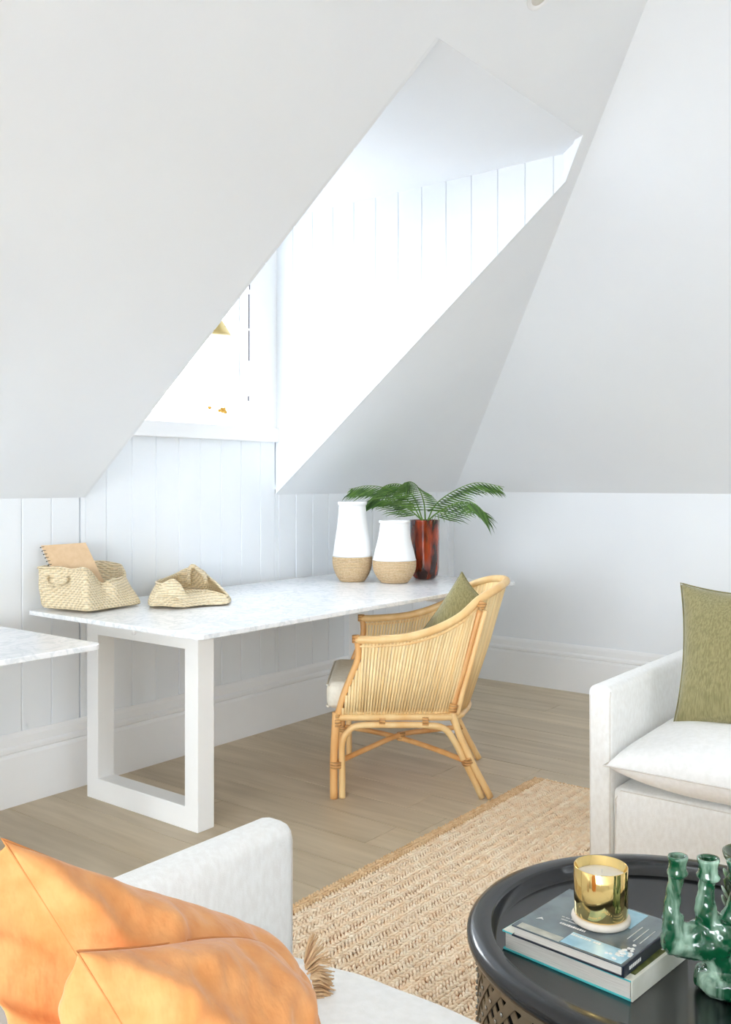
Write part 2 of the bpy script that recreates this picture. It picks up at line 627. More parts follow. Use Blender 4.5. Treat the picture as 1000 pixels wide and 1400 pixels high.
# ---- dormer: boarded cheeks and flat ceiling
ycf = W - (ZC - ZK) / TAN
ceil_pts = [Vector((XL - .02, W + .02, ZC)), Vector((XRT + .02, W + .02, ZC)), Vector((XRT + .02, pD.y - 0.03, ZC)), Vector((pC.x, pC.y, ZC)), Vector((XL - .02, ycf, ZC))]
struct('ceiling_dormer', MB().prism(ceil_pts, (0, 0, .05)), 'paint', 'flat white ceiling of the dormer')


def cheek(name, X, sgn, ycut, label):
    # backing
    back = X + sgn * BT
    yF = W - (ZC - ZK) / TAN
    m = MB().prism([(back, W + .1, ZK + .05), (back, W + .1, ZC + .06), (back, yF + .02, ZC + .06), (back, yF + .02, ZC + .02), (back, W, ZK + .05)], (sgn * .05, 0, 0))
    o = struct(name, m, 'paint', label)
    ys = [W]
    y = 2.699 + GD * 0.985 * 4
    g = []
    while y > yF:
        if y < W - .02:
            g.append(y)
        y -= 0.1316
    ys = [W] + g + [yF]
    for a, b in zip(ys[:-1], ys[1:]):        # a > b
        c, d = 0.003, 0.005
        bb = max(b, ycut)
        if a <= bb + .01:
            continue
        zl = lambda yy: ZK + (W - yy) * TAN

        def col_(yy, xx):
            return (Vector((xx, yy, zl(yy))), Vector((xx, yy, ZC + .01)))
        st = [col_(a - .0004, X + sgn * BT), col_(a - .0004, X + sgn * d), col_(a - c, X), col_(bb + c, X), col_(bb + .0004, X + sgn * d), col_(bb + .0004, X + sgn * BT)]
        n = len(st)
        mb = MB().add([p[0] for p in st] + [p[1] for p in st],
                      [list(range(n)), list(range(n, 2 * n))] + [(k, (k + 1) % n, n + (k + 1) % n, n + k) for k in range(n)])
        obj('board', mb, 'board', o)
    return o


cheek('wall_dormer_right', XRT, 1, pD.y, 'bright white boarded cheek wall of the dormer')
cheek('wall_dormer_left', XL, -1, ycf, 'boarded dormer cheek wall hidden behind the slope')
# small facet that cuts the cheek corner below the hip
pG = Vector((XRT, pD.y + 0.012, ZC))
struct('trim_1', MB().prism([pD, pG, pC + Vector((0, 0, .002))], (0.006, 0.002, 0.02)), 'paint', 'small white facet closing the dormer corner')

# ---- baseboards (moulded)
prof = [(0, 0), (.024, 0), (.024, .190), (.020, .200), (.016, .203), (.022, .210), (.022, .222), (.017, .229), (.013, .232), (.013, .262), (.010, .272),
        (.006, .280), (0, .280)]
m = MB()
m.prism([(0.3, W - d, z) for d, z in prof], (XR - 0.3, 0, 0))
struct('baseboard_left', m, 'trim', 'tall white moulded skirting board below the boarded wall')
m = MB()
m.prism([(XR - d, BY, z) for d, z in prof], (0, W - BY, 0))
struct('baseboard_right', m, 'trim', 'tall white moulded skirting board below the plain wall')

# ---- dormer window
m = MB()
m.box(XL, WX0, W - .012, W + BT, SILL_Z, ZC)
m.box(WX1, XRT, W - .012, W + BT, SILL_Z + .07, ZC)
m.box(WX0, WX1, W - .012, W + BT, WZ1, ZC)
win = struct('window_1', m, 'trim', 'white dormer window blown out by daylight', bevel=.002)
obj('sill', MB().box(XL, XRT, W - .026, W + BT, SILL_Z, WZ0), 'trim', win, bevel=.004)
m = MB()
fw = .045
ys0, ys1 = W + .05, W + .09
m.box(WX0, WX0 + fw, ys0, ys1, WZ0, WZ1)
m.box(WX1 - fw, WX1, ys0, ys1, WZ0, WZ1)
m.box(WX0 + fw, WX1 - fw, ys0, ys1, WZ0, WZ0 + fw)
m.box(WX0 + fw, WX1 - fw, ys0, ys1, WZ1 - fw, WZ1)
obj('sash', m, 'trim', win, bevel=.003)
obj('pane', MB().box(WX0 + fw, WX1 - fw, W + .068, W + .072, WZ0 + fw, WZ1 - fw), 'glass', win)
m = MB()
m.box(WX1 - .004, WX1 + .003, W - .0145, W - .011, 2.02, 2.19)
m.box(WX1 - .004, WX1 + .003, W - .0145, W - .011, 1.86, 2.01)
m.box(WX1 - .006, WX1 + .000, W - .0145, W - .011, 1.66, 1.685)
m.box(WX1 + .002, WX1 + .007, W - .0145, W - .011, 2.215, 2.30)
obj('sash_gap', m, 'sash_gap', win)  # dark strips on the casing, standing in for the gap beside the sash

# ---- walls behind the camera with their windows
m = MB()
m.box(BX - .1, GX0, BY - .12, BY, -.05, TOPZ)
m.box(GX1, XR + .1, BY - .12, BY, -.05, TOPZ)
m.box(GX0, GX1, BY - .12, BY, -.05, GZ0)
m.box(GX0, GX1, BY - .12, BY, GZ1, TOPZ)
struct('wall_near', m, 'paint', 'white end wall with a wide garden window')
m = MB()
for k in range(4):
    xx = lerp(GX0, GX1 - .05, k / 3)
    m.box(xx, xx + .05, BY - .09, BY - .03, GZ0, GZ1)
m.box(GX0, GX1, BY - .09, BY - .03, GZ0, GZ0 + .05)
m.box(GX0, GX1, BY - .09, BY - .03, GZ1 - .05, GZ1)
struct('window_2', m, 'trim', 'wide white garden window frame')
m = MB()
m.box(BX - .12, BX, BY - .1, SY0, -.05, TOPZ)
m.box(BX - .12, BX, SY1, W + .1, -.05, TOPZ)
m.box(BX - .12, BX, SY0, SY1, -.05, SZ0)
m.box(BX - .12, BX, SY0, SY1, SZ1, TOPZ)
struct('wall_back', m, 'paint', 'white gable wall with a window')
m = MB()
for k in range(3):
    yy = lerp(SY0, SY1 - .05, k / 2)
    m.box(BX - .09, BX - .03, yy, yy + .05, SZ0, SZ1)
m.box(BX - .09, BX - .03, SY0, SY1, SZ0, SZ0 + .05)
m.box(BX - .09, BX - .03, SY0, SY1, SZ1 - .05, SZ1)
struct('window_3', m, 'trim', 'white gable window frame')

# ================================================================ DESKS
DZ = 0.757


def rounded_slab(x0, x1, y0, y1, z0, z1, r, seg=5):
    P = []
    for cx, cy, a0 in ((x1 - r, y1 - r, 0), (x0 + r, y1 - r, 90), (x0 + r, y0 + r, 180), (x1 - r, y0 + r, 270)):
        for k in range(seg + 1):
            a = math.radians(a0 + 90 * k / seg)
            P.append((cx + r * math.cos(a), cy + r * math.sin(a), z0))
    return MB().prism(P, (0, 0, z1 - z0))


def desk(x0, x1, y0, y1, legx, ly0, ly1, label, bolt=True):
    t = thing('marble_desk', label, 'desk', ((x0 + x1) / 2, (y0 + y1) / 2, 0), 'white framed marble desks along the boarded wall')
    obj('tabletop', rounded_slab(x0, x1, y0, y1, DZ - .018, DZ, .03), 'marble', t, bevel=.003)
    zt = DZ - .0185
    w = 0.07
    for lx in legx:
        m = MB()
        # one continuous rectangular loop of box section
        o4 = [(ly0, 0.0), (ly1, 0.0), (ly1, zt), (ly0, zt)]
        i4 = [(ly0 + w, .084), (ly1 - w, .084), (ly1 - w, zt - .085), (ly0 + w, zt - .085)]
        vs_ = [(lx, a, z) for a, z in o4] + [(lx, a, z) for a, z in i4] + [(lx + .08, a, z) for a, z in o4] + [(lx + .08, a, z) for a, z in i4]
        fs = []
        for k in range(4):
            l = (k + 1) % 4
            fs += [(k, l, 4 + l, 4 + k), (8 + k, 12 + k, 12 + l, 8 + l), (k, 8 + k, 8 + l, l), (4 + k, 4 + l, 12 + l, 12 + k)]
        m.add(vs_, fs)
        lf = obj('leg_frame', m, 'steel', t, bevel=.003)
        if bolt:
            b = MB()
            yc = (ly0 + ly1) / 2 + 0.03
            pts = [(lx - .012, yc, zt - .05), (lx - .006, yc, zt - .05), (lx + .002, yc, zt - .05)]
            b.tube(pts, [.008, .013, .013], 12)
            obj('bolt', b, 'steel', lf, smooth=False, bevel=.002)
    return t


desk(2.105, 4.235, 2.325, 3.322, (2.300, 3.97), 2.550, 3.202, 'long white marble desk carrying vases and woven baskets')
desk(-0.1, 1.818, 2.447, 3.322, (0.1, 1.43), 2.60, 3.202, 'white marble desk with nothing on it, end to end with the vase desk', bolt=False)


# ================================================================ soft things
def fnoise(p, s, seed=0.0):
    return noise.noise(Vector((p.x * s + seed, p.y * s + seed * 1.7, p.z * s - seed)))


def pillow_mb(A, B, C, D, thick, pinch=.07, n=26, p=2.3, q=.55, wr=.008, wscale=9, seed=1.0, skew=0.0, corner=0.0, chop=0.0, fold=0.0):
    A, B, C, D = map(Vector, (A, B, C, D))
    nrm = (B - A).cross(C - A)
    nrm.normalize()
    if nrm.dot(Vector((0, 0, CAM_H)) - A) < 0:
        nrm = -nrm
    size = ((B - A).length + (C - A).length) / 2
    mb = MB()
    idx = {}

    def pos(i, j, side):
        a, b = 2 * i / n - 1, 2 * j / n - 1
        # cluster samples toward the border
        a = math.copysign(1 - (1 - abs(a)) ** 1.25, a)
        b = math.copysign(1 - (1 - abs(b)) ** 1.25, b)
        a2 = a * (1 - pinch * (1 - b * b) ** 1.0)
        b2 = b * (1 - pinch * (1 - a * a) ** 1.0)
        if corner and a > 0 and b < 0:
            kk = 1 - corner * (a * b) ** 2
            a2, b2 = a2 * kk, b2 * kk
        if chop:
            b2 -= -chop * max(0, -b) * (1 - a * a) ** 2
        u, v = (a2 + 1) / 2, (b2 + 1) / 2
        P = lerp(lerp(A, B, u), lerp(C, D, u), v)
        h = thick * (max(0, 1 - abs(a) ** p) * max(0, 1 - abs(b) ** p)) ** q
        w = fnoise(P, wscale, seed) * 1.0 + 0.5 * fnoise(P, wscale * 2.3, seed + 4)
        # creases radiating from corners
        rr = min(math.hypot(a - sa, b - sb) for sa in (-1, 1) for sb in (-1, 1))
        ang = math.atan2(b, a)
        cre = math.sin(ang * 11 + seed) * max(0, 1 - rr / 0.9)
        env = min(1, h / (thick * .45) if thick else 0)
        h2 = h + (w * wr + cre * wr * .5) * env
        if fold:
            # fine creases running across the cloth
            fd = (B - C).normalized()
            pp = P - fd * (.8 * P.dot(fd))
            h2 += fold * env * (abs(fnoise(pp, 26, seed)) * 1.1 + .5 * abs(fnoise(pp, 52, seed + 2)) - .25)
        out = Vector((0, 0, 0))
        if skew and side < 0:
            # puffed back swelling past the seam on the left and top edges
            e = max(0, math.sin(math.pi * min(1, (1 - abs(a)) / .5))) * (1 - b * b) ** .5
            if a < 0:
                out = (A - B).normalized() * (skew * e)
        return P + nrm * (h2 * side) + out

    for side in (1, -1):
        for i in range(n + 1):
            for j in range(n + 1):
                if i in (0, n) or j in (0, n):
                    if (i, j, 1) in idx:
                        idx[(i, j, side)] = idx[(i, j, 1)]
                        continue
                idx[(i, j, side)] = len(mb.v)
                mb.v.append(pos(i, j, side))
        for i in range(n):
            for j in range(n):
                mb.f.append([idx[(i, j, side)], idx[(i + 1, j, side)], idx[(i + 1, j + 1, side)], idx[(i, j + 1, side)]])
    loop = [idx[(i, 0, 1)] for i in range(n)] + [idx[(n, j, 1)] for j in range(n)] + [idx[(i, n, 1)] for i in range(n, 0, -1)] + [idx[(0, j, 1)] for j in range(n, 0, -1)]
    return mb, [mb.v[k] for k in loop]


def pillow(name, corners, thick, material, label, cat='cushion', seam=None, parent=None, group=None, seam_r=.0025, **k):
    mb, loop = pillow_mb(*corners, thick, **k)
    base = sum((Vector(c) for c in corners), Vector()) / 4
    base.z = min(v.z for v in mb.v)
    if parent is None:
        t = thing(name, label, cat, base, group)
        o = obj('cover', mb, material, t, smooth=True, subd=1)
        if seam:
            obj('seam', MB().tube(loop, seam_r, 6, closed=True), seam, t, smooth=True)
        return t
    o = obj(name, mb, material, parent, smooth=True, subd=1)
    if seam:
        obj('seam', MB().tube(loop, seam_r, 6, closed=True), seam, o, smooth=True)
    return o


def rbox(x0, x1, y0, y1, z0, z1, r, seg=4, puff=0.0, seed=0.0, cuts=0):
    bm = bmesh.new()
    bmesh.ops.create_cube(bm, size=1)
    for v in bm.verts:
        v.co = Vector((x0 if v.co.x < 0 else x1, y0 if v.co.y < 0 else y1, z0 if v.co.z < 0 else z1))
    bmesh.ops.bevel(bm, geom=list(bm.edges), offset=r, segments=seg, profile=.5, affect='EDGES')
    if cuts:
        bmesh.ops.triangulate(bm, faces=[f for f in bm.faces if len(f.verts) > 4])
        long = [e for e in bm.edges if e.calc_length() > .12]
        bmesh.ops.subdivide_edges(bm, edges=long, cuts=cuts, use_grid_fill=True)
    if puff:
        for v in bm.verts:
            v.co += Vector((0, fnoise(v.co, 6, seed), fnoise(v.co, 5, seed + 3))) * puff
    mb = MB()
    bm.verts.index_update()
    mb.v = [v.co.copy() for v in bm.verts]
    mb.f = [[v.index for v in f.verts] for f in bm.faces]
    bm.free()
    return mb


RUGZ = 0.018


def sofa(front, back, over, zc, ht, label):
    """sofa whose seat opens along X; front/back are x of front and rear, arm at the +y end and the -y end"""
    s = 1 if back > front else -1
    ya1, ya0 = 1.285, 1.205
    yb0, yb1 = -0.95, -0.87
    t = thing('linen_sofa', label, 'sofa', ((front + back) / 2, .17, RUGZ), 'slipcovered white linen sofas facing each other')
    zt = 0.615
    xs = sorted((front, back))
    for (a, b) in ((ya0, ya1), (yb0, yb1)):
        arm = obj('arm', rbox(xs[0], xs[1], a, b, RUGZ, zt, .026, 4, .005, front), 'linen', t, smooth=True)
        # slipcover seams round the front of the arm
        xf = front
        m = MB()
        for yy in (a + .0076, b - .0076):
            m.tube([(xf + s * .0076, yy, RUGZ + .02), (xf + s * .0076, yy, .3), (xf + s * .008, yy, zt - .035), (xf + s * .013, yy, zt - .015)], .0022, 6)
        obj('piping', m, 'linen_s', arm, smooth=True)
    xb = sorted((back, back - s * .12))
    obj('backrest', rbox(xb[0], xb[1], yb1, ya0, RUGZ, zt, .03, 4, .004, 2), 'linen', t, smooth=True)
    xb = sorted((front + s * .006, back - s * .12))
    base = obj('base', rbox(xb[0], xb[1], yb1 + .002, ya0 - .002, RUGZ, .305, .018, 3), 'linen', t, smooth=True)
    m = MB()
    xp = front + s * .006
    m.tube([(xp + s * .006, ya0 - .01, RUGZ + .004), (xp + s * .001, ya0 - .012, .27), (xp + s * .004, ya0 - .028, .298), (xp + s * .004, yb1 + .028, .298)], .0022, 6)
    obj('piping', m, 'linen_s', base, smooth=True)
    # two feather seat cushions with knife edges
    xf, xk = front - s * over, back - s * .13
    ym = .16
    for k, (ya, yb) in enumerate(((ya0 + .004, ym), (ym, yb1 - .004))):
        mb, loop = pillow_mb((xf, ya, zc), (xf, yb, zc), (xk, ya, zc + .02), (xk, yb, zc + .02), ht, pinch=.018, n=30, p=5, q=.55, wr=.007, wscale=7, seed=3 + k + front)
        c = obj('seat_cushion', mb, 'linen_cush', t, smooth=True, subd=1)
        obj('seam', MB().tube(loop, .0025, 6, closed=True), 'linen_s', c, smooth=True)
    return t


sofa(2.80, 3.72, .05, .385, .095, 'white linen sofa with an olive cushion, its back to the plain wall')
sofa(1.338, 0.42, -.035, .375, .075, 'white linen sofa holding apricot cushions')

pillow('olive_cushion', (at_d(931, 797, 3.30), at_d(1120, 812, 3.06), at_d(921, 992, 3.12), at_d(1120, 1020, 2.90)), .085, 'olive',
       'olive green linen cushion standing on the white sofa seat', seam='olive_s', pinch=.10, wr=.008, seed=2.2, group=None)
# apricot cushions in the near sofa
pillow('apricot_cushion', (at_d(2, 1146, .92), at_d(372, 1262, 1.24), at_d(300, 1650, 1.02), at_d(470, 1580, 1.24)), .085, 'orange',
       'apricot linen cushion with a peaked corner leaning behind another cushion', seam='orange_s', pinch=.06, wr=.02, wscale=15, seed=5.1, skew=.15, corner=.12, seam_r=.0011, n=46, fold=.010)
pillow('apricot_cushion', (at_d(104, 1300, .88), at_d(362, 1258, 1.12), at_d(330, 1700, .93), at_d(497, 1600, 1.14)), .075, 'orange',
       'apricot linen cushion lying in front of a second apricot cushion', seam='orange_s', pinch=.05, wr=.02, wscale=15, seed=8.3, skew=.07, corner=.16, seam_r=.0011, n=46, fold=.010)

# fringed cushion by the arm of the near sofa
fA, fB, fC, fD = at_d(320, 1345, 1.42), at_d(424, 1312, 1.50), at_d(340, 1490, 1.40), at_d(448, 1480, 1.46)
t = thing('fringed_cushion', 'cream cushion edged with tan raffia fringe, between apricot cushions and seat front', 'cushion', (fC + fD) / 2)
mb, loop = pillow_mb(fA, fB, fC, fD, .03, pinch=.04, wr=.004, seed=4)
obj('cover', mb, 'linen_cush', t, smooth=True, subd=1)
m = MB()
rr = random.Random(3)
for k in range(420):
    u = k / 419
    p0 = lerp(fB, fD, u) + (fA - fB).normalized() * .01 + ray(450, 1350).normalized() * rr.uniform(-.012, .012)
    ln = .046 * rr.uniform(.8, 1.1)
    dr = (fB - fA).normalized() * (.9) + Vector((0, 0, (-.05 - .7 * u) + rr.uniform(-.12, .12))) + _F * rr.uniform(-.25, .25)
    if u < .1:
        dr += Vector((0, 0, 1.2 * (1 - u / .1) ** .7))
        dr -= (fB - fA).normalized() * .6 * (1 - u / .1)
    dr.normalize()
    p1 = p0 + dr * ln * .55 + Vector((0, 0, .003))
    p2 = p0 + dr * ln - Vector((0, 0, .004))
    m.tube([p0, p1, p2], [.0020, .0018, .0009], 4)
tag(obj('fringe', m, 'raffia', t, smooth=True), 'tan raffia fringe', kind='stuff')

# ================================================================ RATTAN CHAIR
ff = (Vector((2.895, 2.395, 0)), Vector((3.362, 2.722, 0)))      # front feet near / far
rf = (Vector((3.255, 1.930, 0)), Vector((3.672, 2.222, 0)))      # rear feet near / far
fwd = Vector((-.588, .809, 0)).normalized()
sd = Vector((fwd.y, -fwd.x, 0))                                    # toward the far side
cc = (ff[0] + ff[1] + rf[0] + rf[1]) / 4
cc.z = 0
chair = thing('rattan_chair', 'honey rattan barrel armchair with cane sides pulled up to the marble desk', 'chair', cc)
near_n = (rf[0] - ff[0]).cross(Vector((0, 0, 1))).normalized()


def near(x, y, out=0.0):
    """pixel on the upright plane of the near side, as chair-local (s, t, z)"""
    d = ray(x, y)
    k = (ff[0] - _O).dot(near_n) / d.dot(near_n)
    p = _O + d * k - cc
    return Vector((p.dot(sd), p.dot(fwd), p.z))


def cw(p):
    return cc + sd * p[0] + fwd * p[1] + Vector((0, 0, p[2]))


def mir(p):
    return Vector((-p[0], p[1], p[2]))


def side_set(P, sgn):
    """points of the near side, or mirrored for the far side; plan widths eased"""
    return [cw(p) if sgn < 0 else cw(mir(p)) for p in P]


HW = -near(461, 1000)[0]


def fixs(p, s):
    return Vector((s, p[1], p[2]))


def canetube(name, P, r, material, parent, seg=8, n=6, smooth=True):
    return obj(name, MB().tube(catmull(P, n), r, seg), material, parent, smooth=smooth)


def binding(p, d, r, ln, parent):
    d = d.normalized()
    m = MB()
    k = 5
    pts, rs = [], []
    for i in range(k * 2 + 1):
        pts.append(p + d * ((i / (k * 2) - .5) * ln))
        rs.append(r * (1.0 if i % 2 else .9))
    m.tube(pts, rs, 10)
    return obj('binding', m, 'bind', parent, smooth=True)


# rail curve (near half) in local coords
r_px = [(487, 874), (520, 873), (560, 869), (598, 858), (630, 842), (656, 822)]
rail_half = []
for i, (a, b) in enumerate(r_px):
    p = near(a, b)
    rail_half.append(Vector((-(.29, .298, .300, .293, .275, .245)[i], p[1], p[2] + (0, 0, 0, 0, .0, .004)[i])))
backc = Vector((0, rail_half[-1][1] - .135, .842))
bq = Vector((-.17, rail_half[-1][1] - .085, .828))
rail_pts = rail_half + [bq, backc, mir(bq)] + [mir(p) for p in reversed(rail_half)]
rail_curve = catmull([cw(p) for p in rail_pts], 8)
obj('top_rail', MB().tube(rail_curve, .0165, 12), 'rattan', chair, smooth=True)

# lower (seat) rail: near side, round the back, far side, front
lr_y = .322
lo_f, lo_r = near(461, 981), near(618, 981)
loF = Vector((-.275, lo_f[1], lr_y))
loR = Vector((-.250, lo_r[1], lr_y))
lob = Vector((-.16, lo_r[1] - .055, lr_y))
lobc = Vector((0, lo_r[1] - .085, lr_y))
low_pts = [loF, lerp(loF, loR, .5), loR, lob, lobc, mir(lob), mir(loR), lerp(mir(loF), mir(loR), .5), mir(loF)]
obj('seat_rail', MB().tube(catmull([cw(p) for p in low_pts], 8), .0135, 10), 'rattan', chair, smooth=True)
obj('front_rail', MB().tube([cw(loF), cw(mir(loF))], .0135, 10), 'rattan_d', chair, smooth=True)

# upper trim rail just below the top rail on each side
for sg in (-1, 1):
    P = [Vector((p[0], p[1], p[2] - .026)) for p in rail_half]
    canetube('trim_rail', side_set(P, sg), .006, 'rattan', chair)
    P = [loF + Vector((0, -.012, .018)), lerp(loF, loR, .5) + Vector((0, 0, .018)), loR + Vector((0, .005, .018))]
    canetube('trim_rail', side_set(P, sg), .006, 'rattan', chair)

# posts, legs, arches
post_px = [(487, 868), (490, 884), (489, 902), (480, 925), (470, 950), (462, 978)]
front_post = []
for i, (a, b) in enumerate(post_px):
    p = near(a, b)
    front_post.append(Vector((lerp(-.29, -.275, i / 5), p[1], p[2])))
rear_post_px = [(657, 835), (648, 868), (636, 912), (625, 950), (618, 978)]
rear_post = []
for i, (a, b) in enumerate(rear_post_px):
    p = near(a, b)
    rear_post.append(Vector((lerp(-.245, -.25, i / 4), p[1], p[2])))


def loc_of(w):
    p = w - cc
    return Vector((p.dot(sd), p.dot(fwd), p.z))


ffn = loc_of(ff[0])
rfn = loc_of(rf[0])
for sg in (-1, 1):
    canetube('front_post', side_set(front_post, sg), .013, 'rattan_d', chair, 10)
    canetube('rear_post', side_set(rear_post, sg), .011, 'rattan_d', chair, 10)
    canetube('rear_post', side_set([p + Vector((.004, -.022, 0)) for p in rear_post], sg), .011, 'rattan', chair, 10)
    # front leg: straight pole
    L1 = [Vector((-.275, ffn[1] + .013, 0.0)), Vector((-.275, ffn[1] + .013, .16)), loF + Vector((0, .004, .02))]
    lg = canetube('leg', side_set(L1, sg), .0155, 'rattan_d', chair, 10)
    # arch pole: front foot, over, rear foot
    ap = [(466, 1091), (466, 1060), (466, 1018), (476, 1001), (492, 992.5), (540, 991.5), (585, 992), (607, 996), (620, 1011), (634, 1037), (660, 1091)]
    A_ = []
    for i, (a, b) in enumerate(ap):
        p = near(a, b)
        A_.append(Vector((lerp(-.275, -.258, i / 10), p[1] - (.006 if i < 3 else 0), max(p[2], 0))))
    canetube('arch', side_set(A_, sg), .0132, 'rattan', chair, 10, 8)
    # rear outer leg
    R_ = [near(619, 975), near(628, 1003), near(645, 1041), near(671, 1090)]
    R_ = [Vector((-.252 - .004 * i, p[1], max(0, p[2]))) for i, p in enumerate(R_)]
    lg2 = canetube('leg', side_set(R_, sg), .0138, 'rattan', chair, 10)
    # bindings
    for pt, dr, rad, ln in ((front_post[0] + Vector((0, 0, -.014)), Vector((0, 0, 1)), .0165, .03),
                            (loF + Vector((0, 0, -.022)), Vector((0, .02, 1)), .0185, .03),
                            (loF + Vector((0, 0, .004)), Vector((0, .02, 1)), .017, .018),
                            (near(620, 968), Vector((0, -.3, 1)), .0185, .03),
                            (near(659, 827), Vector((0, -.55, .9)), .017, .03),
                            (near(523, 986), Vector((0, 1, 0)), .023, .024),
                            (near(582, 986), Vector((0, 1, 0)), .023, .024),
                            (near(639, 1041), Vector((0, -.45, -1)), .024, .024),
                            (Vector((-.275, ffn[1] + .004, .135)), Vector((0, 0, 1)), .0255, .026)):
        s_ = pt[0]
        if abs(s_ + HW) < .03 and abs(s_ + .275) > 1e-6 and abs(s_ + .29) > 1e-6:
            s_ = -.262
        q_ = Vector((s_, pt[1], pt[2]))
        dd = sd * dr[0] + fwd * dr[1] + Vector((0, 0, dr[2]))
        binding(cw(q_) if sg < 0 else cw(mir(q_)), dd, rad, ln, chair)

# crossed stretchers
zf, zr = .145, .150
pf, pr_ = Vector((-.262, ffn[1] - .01, zf)), Vector((-.25, near(634, 1042)[1], zr))
cen = Vector((0, (pf[1] + pr_[1]) / 2, .175))
obj('stretcher', MB().tube(catmull([cw(pf), cw(lerp(pf, cen, .5) + Vector((0, 0, .006))), cw(cen + Vector((0, 0, .008))), cw(lerp(mir(pr_), cen, .5) + Vector((0, 0, .006))), cw(mir(pr_))], 6), .011, 10), 'rattan_d', chair, smooth=True)
obj('stretcher', MB().tube(catmull([cw(mir(pf)), cw(lerp(mir(pf), cen, .5)), cw(cen - Vector((0, 0, .008))), cw(lerp(pr_, cen, .5)), cw(pr_)], 6), .011, 10), 'rattan_d', chair, smooth=True)
binding(cw(cen), Vector((0, 0, 1)), .019, .034, chair)


# canes of the two sides
def poly_at(P, t, axis=1):
    """value on polyline P (list of Vectors) at local t (axis 1), clamped"""
    for a, b in zip(P[:-1], P[1:]):
        lo, hi = sorted((a[axis], b[axis]))
        if lo - 1e-6 <= t <= hi + 1e-6 and abs(b[axis] - a[axis]) > 1e-9:
            return lerp(a, b, (t - a[axis]) / (b[axis] - a[axis]))
    return P[0] if abs(P[0][axis] - t) < abs(P[-1][axis] - t) else P[-1]


rail_loc = catmull(rail_half, 8)
post_loc = catmull(front_post, 8)
NC = 40
for sg in (-1, 1):
    for k in range(NC):
        u = (k + .5) / NC
        pb = near(lerp(467, 617, u), 977)
        tb = pb[1]
        tt = near(lerp(467, 655, u), 860)[1]
        # top: on the rail, or on the curving front post for the first few
        if tt > front_post[2][1] - .012:
            lim = [p for p in post_loc if p[1] < tt + .02]
            zt_ = min((abs(p[1] - tt - .012), p[2]) for p in post_loc if p[2] < front_post[2][2])[1]
            pt = Vector((-.285, tt, zt_))
        else:
            q_ = poly_at(rail_loc, tt)
            pt = Vector((q_[0], tt, q_[2] - .012))
        sb = lerp(-.275, -.25, u)
        pbv = Vector((sb, tb, lr_y + .01))
        mid = lerp(pbv, pt, .5) + Vector((-.006, 0, 0))
        obj('cane', MB().tube(side_set([pbv, mid, pt], sg), [.0052, .0058, .0064], 6), 'cane', chair, smooth=True)
# canes of the back, from the seat rail to the top rail
back_top = catmull([rail_half[-1], bq, backc, mir(bq), mir(rail_half[-1])], 10)
back_low = catmull([loR, lob, lobc, mir(lob), mir(loR)], 10)
NB = 46
for k in range(NB):
    u = (k + .5) / NB * (len(back_top) - 1)
    i0 = min(int(u), len(back_top) - 2)
    a = lerp(back_low[i0], back_low[i0 + 1], u - i0) + Vector((0, 0, .008))
    b = lerp(back_top[i0], back_top[i0 + 1], u - i0)
    mid = lerp(a, b, .5) + Vector((0, -.006, 0))
    obj('cane', MB().tube([cw(a), cw(mid), cw(b)], .0062, 6), 'cane', chair, smooth=True)
# cane seat deck and cushion
tfr = loF[1]
m = MB()
m.prism([cw((-.26, tfr, lr_y + .012)), cw((.26, tfr, lr_y + .012)), cw((.235, loR[1], lr_y + .012)), cw((0, lobc[1] + .02, lr_y + .012)), cw((-.235, loR[1], lr_y + .012))], (0, 0, .012))
obj('seat', m, 'rattan', chair)
# box cushion with soft edges
cz0, cz1 = .350, .455
cf, cb = tfr + .045, loR[1] - .01
mb = rbox(-.262, .262, cb, cf, cz0, cz1, .03, 4)
mb.v = [cw(Vector((v.x * (1 - .06 * (cf - v.y) / (cf - cb)), v.y, v.z + .012 * (1 - (v.x / .27) ** 2) * (1 if v.z > .44 else -.2)))) for v in mb.v]
sc_ = obj('seat_cushion', mb, 'seatc', chair, smooth=True)
m = MB()
for zz in (cz0 + .01, cz1 - .01):
    m.tube([cw((-.258, cf - .01, zz)), cw((-.24, cf - .002, zz)), cw((.24, cf - .002, zz)), cw((.258, cf - .01, zz))], .004, 6)
obj('piping', m, 'seatc', sc_, smooth=True)

pillow('olive_cushion', (at_d(632, 782, 4.06), at_d(668, 826, 3.98), at_d(578, 862, 4.10), at_d(622, 905, 4.0)), .06, 'olive',
       'small olive linen cushion tucked into the rattan armchair', seam='olive_s', pinch=.06, wr=.006, seed=9.4)

# ================================================================ JUTE RUG
rx0, rx1, ry0, ry1 = 0.35, 3.585, -0.95, 1.885
rug = thing('jute_rug', 'chunky braided natural jute rug under the coffee table', 'rug', ((rx0 + rx1) / 2, (ry0 + ry1) / 2, 0))
obj('backing', MB().box(rx0 + .01, rx1 - .012, ry0 + .01, ry1 - .012, .0005, .006), 'jute_b', rug)
pitch = 0.0235


